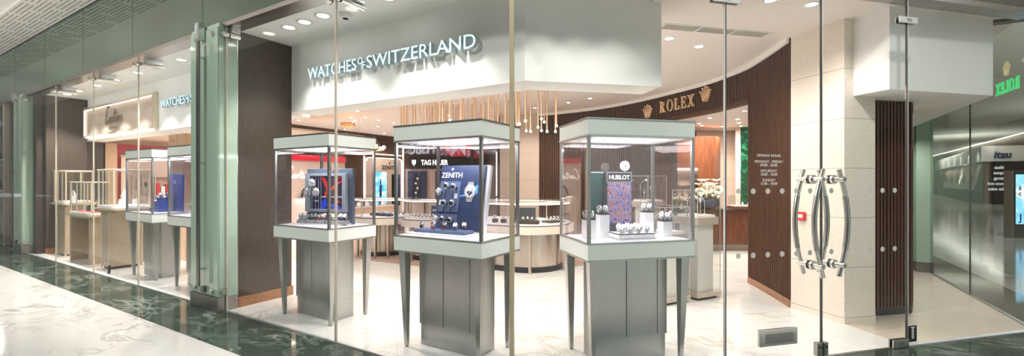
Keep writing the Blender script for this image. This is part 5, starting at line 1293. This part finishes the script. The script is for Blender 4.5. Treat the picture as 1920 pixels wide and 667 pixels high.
MB().box(-.23, .23, -.15, .15, .2705, .274).build('glass_top', M['vitglass'], t)
for k in range(3): SW[0].put((-.40 + .10 * (k - 1), 9.94 + .05 * (k - 1), .846 + .108), R(10), ['watch nearest the flowers', 'middle watch', 'watch nearest the slatted wall'][k] + ' in the low showcase on the rosewood counter', 'watches in the low counter showcase', rx=R(-35))
t = thing('niche_shelf', 'lit niche shelf with small pale bottles behind the rosewood counter', 'shelf', (-1.47, 10.22, 0), R(30))
for z in (1.02, 1.33): MB().box(-.20, .18, -.06, .05, z, z + .015).build('board', M['goldframe'], t)
for k in range(4):
    o = MB().lathe([(.022, 0), (.022, .09), (.009, .12), (.009, .16)], n=10).build('bottle', M['goldframe'] if k % 2 else M['rosewood'])
    o.location = (-1.58 + .075 * k, 10.15 + .043 * k, 1.036); tag(o, 'small ' + ['dark', 'pale'][(k + 1) % 2] + ' bottle in the lit niche, ' + ORD[k] + ' from its dark wood side', 'bottle', 'bottles in the lit niche')
t = thing('indoor_plant', 'small dark leafy plant with pale blooms beside the tallest slim vitrine', 'plant', (-1.17, 7.15, 0.0))
MB().lathe([(.14, .0045), (.16, .85), (.15, .86), (.02, .85)], n=18).build('planter', M['navy'], t)
m = MB()
for k in range(60):
    a = random.uniform(0, 2 * PI); ph = random.uniform(.0, 1.4); L_ = random.uniform(.12, .30); d1 = Vector((math.cos(a) * math.cos(ph), math.sin(a) * math.cos(ph), math.sin(ph))); s1 = Vector((-math.sin(a), math.cos(a), 0)) * .022; c = Vector((0, 0, .86))
    m.add([c, c + d1 * L_ * .6 + s1, c + d1 * L_, c + d1 * L_ * .6 - s1], [(0, 1, 2, 3)])
m.build('leaves', M['leafgreen'], t)
m = MB()
for k in range(12): m.ball((random.uniform(-.13, .13), random.uniform(-.13, .13), .98 + random.uniform(0, .17)), .028, 6)
m.build('blooms', M['bouquet_cream'], t)

# ------------------------------------------------------------------ pendants under the oval light trough
ox, oy, orx, ory = -5.15, 6.35, 2.15, 1.02
t = thing('oval_light_trough', 'bright oval light recess in the ceiling behind the bulkhead', 'ceiling light', (ox, oy, 2.998))
MB().lathe([(1.0, 0), (1.0, -.006), (.001, -.006)], n=64, sx=orx, sy=ory).build('diffuser', M['trough'], t)
MB().lathe([(1.0, -.001), (1.02, -.001), (1.02, -.016), (1.0, -.016)], n=64, sx=orx, sy=ory, smooth=False).build('rim', M['ceil'], t)
def pend(L_):
    t = thing('pendant_light', 'slim copper rod pendant with a small glowing bulb, hanging from the oval ceiling light', 'pendant light', (0, 0, 0), 0, 'copper rod pendants')
    MB().cyl((0, 0, -L_), (0, 0, 0), .0135, n=8).build('rod', M['rod'], t)
    MB().ball((0, 0, -L_ - .022), .023, 10).build('bulb', M['bulb'], t)
    return t
PP = [Proto(pend(l)) for l in (.53, .58, .64, .71)]
rnd = random.Random(5); spots = []
while len(spots) < 74:
    a = rnd.uniform(0, 2 * PI); rr = math.sqrt(rnd.uniform(.05, 1)); x = ox + (orx - .12) * rr * math.cos(a); y = oy + .15 + (ory - .22) * rr * math.sin(a)
    if -6.75 < x - .9 * (6.6 - y) * 0 and math.atan2(.8622 * x + .5065 * y, -.5065 * x + .8622 * y) > -.252 and all((x - p[0]) ** 2 + (y - p[1]) ** 2 > .010 for p in spots): spots.append((x, y))
for i, (x, y) in enumerate(spots): PP[i % 4].put((x, y, 2.9905))
for i, (x, y) in enumerate(((-2.99, 6.55), (-3.10, 6.75))): PP[(2 + i) % 4].put((x, y, 2.9905))

# ------------------------------------------------------------------ ceiling lights
def ring_light(r, lens, warm=False):
    t = thing('ceiling_light', 'x', 'ceiling light')
    MB().lathe([(r * .66, 0), (r * .72, -.006), (r, -.007), (r * 1.02, 0)], n=28).build('trim_ring', M['ring'], t)
    MB().cyl((0, 0, -.001), (0, 0, -.004), r * .62, n=24, smooth=False).build('lens', M[lens], t)
    return t
PL = Proto(ring_light(.085, 'lens')); PS = Proto(ring_light(.05, 'lens_warm'))
dlist = [(-4.443, 2.80, 'round ceiling spotlight nearest the brown partition wall'), (-4.155, 2.789, 'second round ceiling spotlight from the brown partition wall'), (-3.833, 2.776, 'third round ceiling spotlight from the brown partition wall'),
         (-2.95, 2.80, 'round ceiling spotlight above the shop name, past the glass clamp'), (-2.45, 2.83, 'round ceiling spotlight over the navy board case')]
for x, y, lb in dlist: PL.put((x, y, 3.07), 0, lb, 'ceiling spotlights in the main window')
for i, x in enumerate((-6.0, -6.9, -7.6, -8.3, -9.2, -10.0, -10.9, -11.5)):
    PL.put((x, 2.80, 3.07), 0, ['round ceiling spotlight over the case nearest the green pier', 'second ceiling spotlight inward from the green pier', 'ceiling spotlight over the blue stepped stand', 'ceiling spotlight between the blue stand and the gold vitrines', 'ceiling spotlight over the champagne vitrine with the bust', 'ceiling spotlight over the low champagne vitrine', 'ceiling spotlight over the tall rear champagne vitrine', 'ceiling spotlight nearest the brown end wall'][i], 'ceiling spotlights in the side window')
t = thing('smoke_detector', 'white round smoke detector on the window ceiling beside the glass clamp', 'detector', (-3.60, 2.86, 3.07))
MB().lathe([(.001, -.05), (.045, -.048), (.06, -.03), (.062, 0)], n=24).build('body', M['ring'], t); MB().lathe([(.02, -.0505), (.03, -.0505)], n=20).build('vent', M['slot'], t)
tag(MB().prism([(-2.62, 2.66), (-2.05, 2.66), (-2.05, 3.02), (-2.62, 3.02)], 3.063, 3.0695).build('ceiling_hatch', M['beam']), 'brown metal hatch in the window ceiling above the shop name', 'hatch')
rl = [(-.924, 5.046, 'nearest the bulkhead end'), (-.674, 5.524, 'second along from the bulkhead end, before the slatted wall'), (.042, 4.431, 'over the door meeting line'), (.362, 4.725, 'nearest the stone pier')]
for x, y, lb in rl: PL.put((x, y, 3.0), 0, 'round ceiling spotlight above the entrance, ' + lb, 'ceiling spotlights above the entrance', scale=.8)
sm = [(-10.464, 6.857), (-11.1, 8.791), (-8.607, 7.407), (-8.669, 7.911), (-8.712, 8.475), (-9.703, 8.814), (-10.9, 10.19), (-3.43, 8.096), (-7.973, 6.65), (-9.2, 7.6), (-8.9, 7.2), (-10.0, 8.0), (-6.6, 8.2), (-4.3, 8.3), (-2.9, 7.9), (-7.2, 9.2), (-8.0, 10.4), (-1.9, 6.0), (-2.4, 5.0)]
for x, y in sm: PS.put((x, y, 3.0), 0, 'small recessed ceiling downlight deep inside the shop', 'small downlights inside the shop')
for x, y in ((-1.172, 9.609), (-1.165, 10.0), (-.803, 10.4), (-.455, 9.302), (-.458, 9.942), (-.446, 10.5), (-.30, 8.3), (-.9, 8.9)): PS.put((x, y, 2.60), 0, 'small recessed downlight in the ceiling inside the arch', 'downlights inside the arch')
# vent grille
t = thing('air_vent', 'long three-part air vent in the ceiling above the entrance', 'vent', (-.45, 5.03, 2.999), R(42.8))
MB().box(-.66, .66, -.085, .085, -.004, 0).build('frame', M['ring'], t)
for i in range(3): 
    g_ = MB()
    for k in range(9): g_.box(-.62 + .42 * i, -.23 + .42 * i, -.062 + .0145 * k, -.056 + .0145 * k, -.009, -.0045)
    g_.build('grille', M['grille'], t)

# ------------------------------------------------------------------ the mall around the shop
struct('ceiling_mall', MB().box(-60, -3.0, 1.85, 2.424, 4.13, 4.2), M['mall_ceiling'])
sl_ = MB()
for r_ in range(10):
    y = 1.885 + .054 * r_; x = -34.0 + (.42 if (r_ // 3) % 2 else 0)
    while x < -3.6:
        sl_.box(x, x + .72, y, y + .016, 4.1285, 4.1299); x += .84
struct('trim_51', sl_, M['slot'])
struct('ceiling_mall_flat', MB().box(-60, -4.0, 0.0, 1.85, 4.16, 4.3), M['mall_ceiling'])
mlp = Proto(ring_light(.16, 'lens'))
for i, (x, y) in enumerate(((-7.98, .27), (-5.69, .27), (-10.29, .47))):
    mlp.put((x, y, 4.16), 0, ['large round mall ceiling light outside the brown partition wall', 'large round mall ceiling light outside the first display case', 'large round mall ceiling light outside the champagne vitrines'][i], 'round mall ceiling lights')
# bank sign across the mall, mirrored in the glass of the cases
t = thing('bank_sign', 'lit bank sign with letters and a red and white hexagon across the mall', 'sign', (-11.9, -8.73, 2.78), PI)
MB().box(-2.2, 2.0, .0, .12, -.42, .42).build('board', M['charcoal'], t)
MB().text('HSBC', .62, .01, Matrix.Translation((.85, -.001, 0)) @ FR, bold=.012).build('lettering', M['hsbcwhite'], t)
hx = MB(); hr = MB(); a_ = .36
TT = Matrix.Translation((-1.15, -.001, 0)) @ FR
for sx in (-1, 1): hr.prism([(0, 0), (sx * a_, a_), (sx * a_, -a_)][::1], 0, .01, TT) if False else hr.prism([(sx * a_, a_), (sx * 2 * a_, 0), (sx * a_, -a_)], 0, .01, TT)
hr.prism([(-a_, a_), (0, 0), (a_, a_)], 0, .01, TT); hr.prism([(-a_, -a_), (0, 0), (a_, -a_)], 0, .01, TT)
hx.prism([(-a_, a_), (0, 0), (-a_, -a_)], 0, .01, TT); hx.prism([(a_, a_), (0, 0), (a_, -a_)], 0, .01, TT)
hr.build('red_triangles', M['hsbcred'], t); hx.build('white_triangles', M['hsbcwhite'], t)
struct('wall_mall_opposite', MB().box(-160, 20, -9.4, -9.0, 0, 11.0), M['opposite'])  # unseen side of the mall, made tall and dark to cut glare in glass
tag(MB().box(-13.0, -10.5, -9.0, -8.87, 2.3, 3.2).build('sign_mount', M['charcoal']), 'dark mount behind the lit bank sign across the mall', 'bracket')

# neighbouring shop window at the far end
struct('wall_neighbour_back', MB().box(-24, -13.62, 3.9, 4.0, 0, 3.1), M['charcoal'])
struct('ceiling_neighbour', MB().box(-24, -13.62, 2.52, 3.9, 3.05, 3.1), M['charcoal'])
struct('floor_neighbour', MB().box(-24, -13.62, 2.47, 3.9, 0.0, .02), M['charcoal'])
struct('wall_neighbour_side', MB().box(-13.72, -13.62, 2.47, 3.9, .02, 3.05), M['charcoal'])
for i, (z, lbz) in enumerate(((1.15, 'lower'), (1.95, 'upper'))):
    t = thing('display_shelf', lbz + ' steel shelf in the dark neighbouring window', 'shelf', (-17.9, 3.2, z))
    MB().box(-3.6, 3.6, -.25, .25, 0, .03).build('board', M['silver'], t)
    for x in (-3.2, 0, 3.2): MB().box(x - .02, x + .02, .24, .69, -.05, 0).build('bracket', M['silver'], t)
    for k in range(5):
        o = thing('handbag', ['first', 'second', 'third', 'fourth', 'last'][k] + ' black handbag on the ' + lbz + ' shelf of the neighbouring window, from the far end', 'bag', (-20.2 + 1.3 * k, 3.15, z + .031), R(-20), 'black handbags in the neighbouring window')
        MB().frust((-.26, .26, -.10, .10), 0, (-.12, .12, -.05, .05), .34).build('body', M['black'], o, .01)
        MB().tube([(.12 * math.cos(a), 0, .335 + .16 * math.sin(a)) for a in [PI * q / 10 for q in range(11)]], .012, 6).build('handle', M['black'], o)
t = thing('shoe_display', 'pale green lit shoe block low in the neighbouring window', 'display stand', (-18.3, 3.1, .021))
MB().frust((-.9, .9, -.3, .3), 0, (-.7, .7, -.25, .25), .5).build('block', M['parchment'], t); MB().frust((-.4, .4, -.2, .2), .501, (-.3, .1, -.15, .15), .75).build('top_block', M['green_side'], t)
area('neighbour_lamp', (-17.5, 3.1, 3.0), 4, .3, 18, (.9, 1, .95))

# ------------------------------------------------------------------ mall hall seen through the side glazing
struct('ceiling_hall', MB().box(2.25, 60, 6.2, 90, 4.2, 4.3), M['mall_ceiling'])
struct('wall_hall_end', MB().box(2.3, 60, 88, 88.5, 0, 4.2), M['mallwall'])
struct('wall_hall_left', MB().box(2.0, 2.2, 9.3, 88, 2.5, 4.2).box(2.0, 2.2, 18.2, 88, 0, 2.5), M['mallwall'])
struct('wall_hall_right', MB().box(26, 26.5, 6, 88, 0, 4.2), M['mallwall'])
cv = MB()
a = Vector((14.27, 60.0, 0)); b = Vector((11.0, 30.0, 0)); c_ = Vector((8.2, 16.0, 0))
for p_, q_ in ((a, b),):
    d = (q_ - p_).normalized(); nn = Vector((-d.y, d.x, 0))
    cv.prism([p_.xy[:], q_.xy[:], (q_ + nn * .35).xy[:], (p_ + nn * .35).xy[:]], 3.94, 3.98)
struct('trim_52', cv, M['strip_cool'])
cv = MB()
for p_, q_ in ((a, b), (b, c_)):
    d = (q_ - p_).normalized(); nn = Vector((-d.y, d.x, 0))
    cv.prism([(p_ - nn * 6).xy[:], (q_ - nn * 6).xy[:], (q_ - nn * .02).xy[:], (p_ - nn * .02).xy[:]], 3.86, 4.2)
struct('ceiling_hall_drop', cv, M['mall_ceiling'])
# noodle bar front
t = thing('food_bar', 'black food bar front with white menu words and tilted picture panels down the hall', 'food stall', (0, 0, 0))
MB().prism([(11.9, 38.5), (13.25, 38.5), (20, 66), (16.4, 65)], 0, 2.66).build('bar_front', M['black'], t)
MB().prism([(11.7, 38.3), (13.6, 38.3), (20, 66), (16.2, 65)], 2.66, 3.62).build('fascia', M['parchment'], t)
MB().text('itsu', .62, .04, Matrix.Translation((12.62, 38.29, 3.05)) @ FR, bold=.02, sxy=(.85, 1), shear=.15).build('lettering', M['navy'], t)
m = MB()
for i, wd in enumerate(('sushi', 'soups', 'gyoza', 'hot noodles', 'asian salads')): m.text(wd, .26, .02, Matrix.Translation((12.55, 38.48, 2.28 - .335 * i)) @ FR, bold=.008, sxy=(.8, 1))
m.build('menu_lettering', M['print_dim'], t)
da = (Vector((16.4, 65, 0)) - Vector((11.9, 38.5, 0))).normalized(); na = Vector((-da.y, da.x, 0))
for i in range(5):
    p_ = Vector((11.9, 38.5, 0)) + da * (.4 + 3.3 * i) + na * .05; q_ = p_ + da * 3.15
    pm = MB().add([(p_.x - .35, p_.y, .85), (q_.x - .35, q_.y, .85), (q_.x, q_.y, 2.55), (p_.x, p_.y, 2.55)], [(0, 1, 2, 3), (3, 2, 1, 0)]).build('picture_panel', M['parchment'], t)
    m = MB(); c = (p_ + q_) / 2 + na * .03; m.lathe([(.55, 0), (.55, .02), (.001, .02)], n=20, T=frame((c.x - .22, c.y, 1.75), -da)); m.build('food_print', M['foodbrown'], pm)
for i in range(6):
    p_ = Vector((11.7, 38.3, 0)) + da * (1.0 + 3.6 * i) + na * .45
    spot('food_bar_lamp', (p_.x, p_.y, 3.75), 60, 100, .8, (1, 1, .95), .05)
    o = mlp.put((p_.x, p_.y, 4.198), 0, 'round light above the black food bar down the hall', 'round lights above the food bar')
# second stall sign and totem
t = thing('advert_totem', 'lit advertising screen in a grey housing standing in the hall', 'advert screen', (5.62, 15.9, 0), R(33))
MB().box(-.42, .42, -.10, .10, .0005, 1.68).build('housing', M['steel_dark'], t, .01)
MB().box(-.34, .34, -.104, -.1005, .34, 1.58).build('screen', M['advert'], t)
m = MB(); m.text('k', .17, .002, Matrix.Translation((-.24, -.105, 1.24)) @ FR, bold=.004, shear=.2); m.text('c', .17, .002, Matrix.Translation((-.24, -.105, 1.10)) @ FR, bold=.004); m.text('J', .24, .002, Matrix.Translation((-.22, -.105, .50)) @ FR, bold=.008); m.build('lettering', M['blue'], t)
t = thing('neon_sign', 'green neon letters under a yellow crown on the side glazing, read from behind', 'sign', (2.175, 6.53, 0), R(-90) * 0)
# letters face the hall (+x), so they are mirrored from inside the shop
TN = frame((2.20, 6.33, 2.345), (0, 1, 0)); m = MB(); x = 0
for c in word:
    serif_letter(m, c, TN @ Matrix.Translation((x * .090, 0, 0)) @ Matrix.Diagonal((.094, .125, 1, 1)), .012); x += wds[c] + .26
t.location = (0, 0, 0); m.build('letter', M['neongreen'], t)
m = MB(); crown(m, frame((2.20, 6.60, 2.525), (0, 1, 0)), .14, .012); m.build('crown_emblem', M['neonyellow'], t)

# ------------------------------------------------------------------ lamps and added fill lights
def sp(x, y, z, p, ang=95, col=(1, .96, .90), tgt=None, r=.03): spot('spot_lamp', (x, y, z), p, ang, .7, col, r, tgt)
for x, y, _ in dlist: sp(x, y, 3.05, 46, 92)
for x in (-6.0, -6.9, -7.6, -8.3, -9.2, -10.0, -10.9, -11.5): sp(x, 2.72, 3.05, 155, 82, (1, .95, .89))
for (x, y, _), pw_ in zip(rl, (30, 30, 17, 24)): sp(x, y, 2.975, pw_, 140, (1, .92, .84))
for k in range(4): sp(-1.42 + .24 * k, 3.05 + .205 * k, 3.05, 13, 86)
for x, y in ((5, 14), (9, 24), (6, 32), (10, 44), (14, 58)): spot('hall_fill_down', (x, y, 4.1), 230, 165, .8, (.97, 1, .94), .1)  # spots without fixtures, added to brighten the hall
for x, y in sm: sp(x, y, 2.975, 40, 130, (1, .90, .82))
for x, y in ((-1.172, 9.609), (-.803, 10.4), (-.455, 9.302), (-.30, 8.3), (-.9, 8.9)): sp(x, y, 2.58, 55, 140, (1, .88, .77))
for x, y in ((-10.29, .47), (-7.98, .27), (-5.69, .27), (-3.4, .27), (-1.1, .9), (.9, 2.6)): sp(x, y, 4.12, 72, 92, (1, .98, .94), (x + .4, y + 2.4, .9), .08)  # spots beyond the ring lights are added to brighten the case fronts
for k in CASES:
    c = CL(k, 0, 0); area('case_lamp', (c[0], c[1], ZC - .004), .6, .3, 4.2, (1, .985, .99), (0, 0, CR(k)))
for x in (-19, -15, -11.5, -8.5, -6): spot('mall_fill_up', (x, -3.4, 1.3), 250, 70, 1.0, (1, .97, .92), .08, (x - 1.0, .9, 4.2))  # added upward fill out of view, brightens the mall ceiling and fascia
for x, y, p_ in ((5.5, 11, 60), (9.5, 20, 140), (9, 32, 260), (13, 46, 300)): spot('hall_fill_up', (x, y, 1.2), p_, 150, 1.0, (.95, 1, .88), .1, (x, y, 4))  # upward fill without fixtures, added to lighten the hall ceiling
area('inner_room_fill', (-.75, 9.9, 2.55), .8, .8, 28, (1, .90, .80))  # added fill, no fixture, brightens the tiled room behind the arch
area('boutique_fill', (-11.0, 5.2, 2.40), 3.0, 2.0, 75, (1, .90, .80))  # fill panel added under the boutique ceiling to lift its dark walls
area('bulkhead_wash', (-3.4, 3.9, 2.96), 3.0, .25, 40, (1, .9, .8))
for x, y in ((1.5, 6.5), (1.72, 7.4), (1.8, 8.4)): spot('corridor_lamp', (x, y, 2.238), 32, 150, .8, (1, .93, .86), .018)
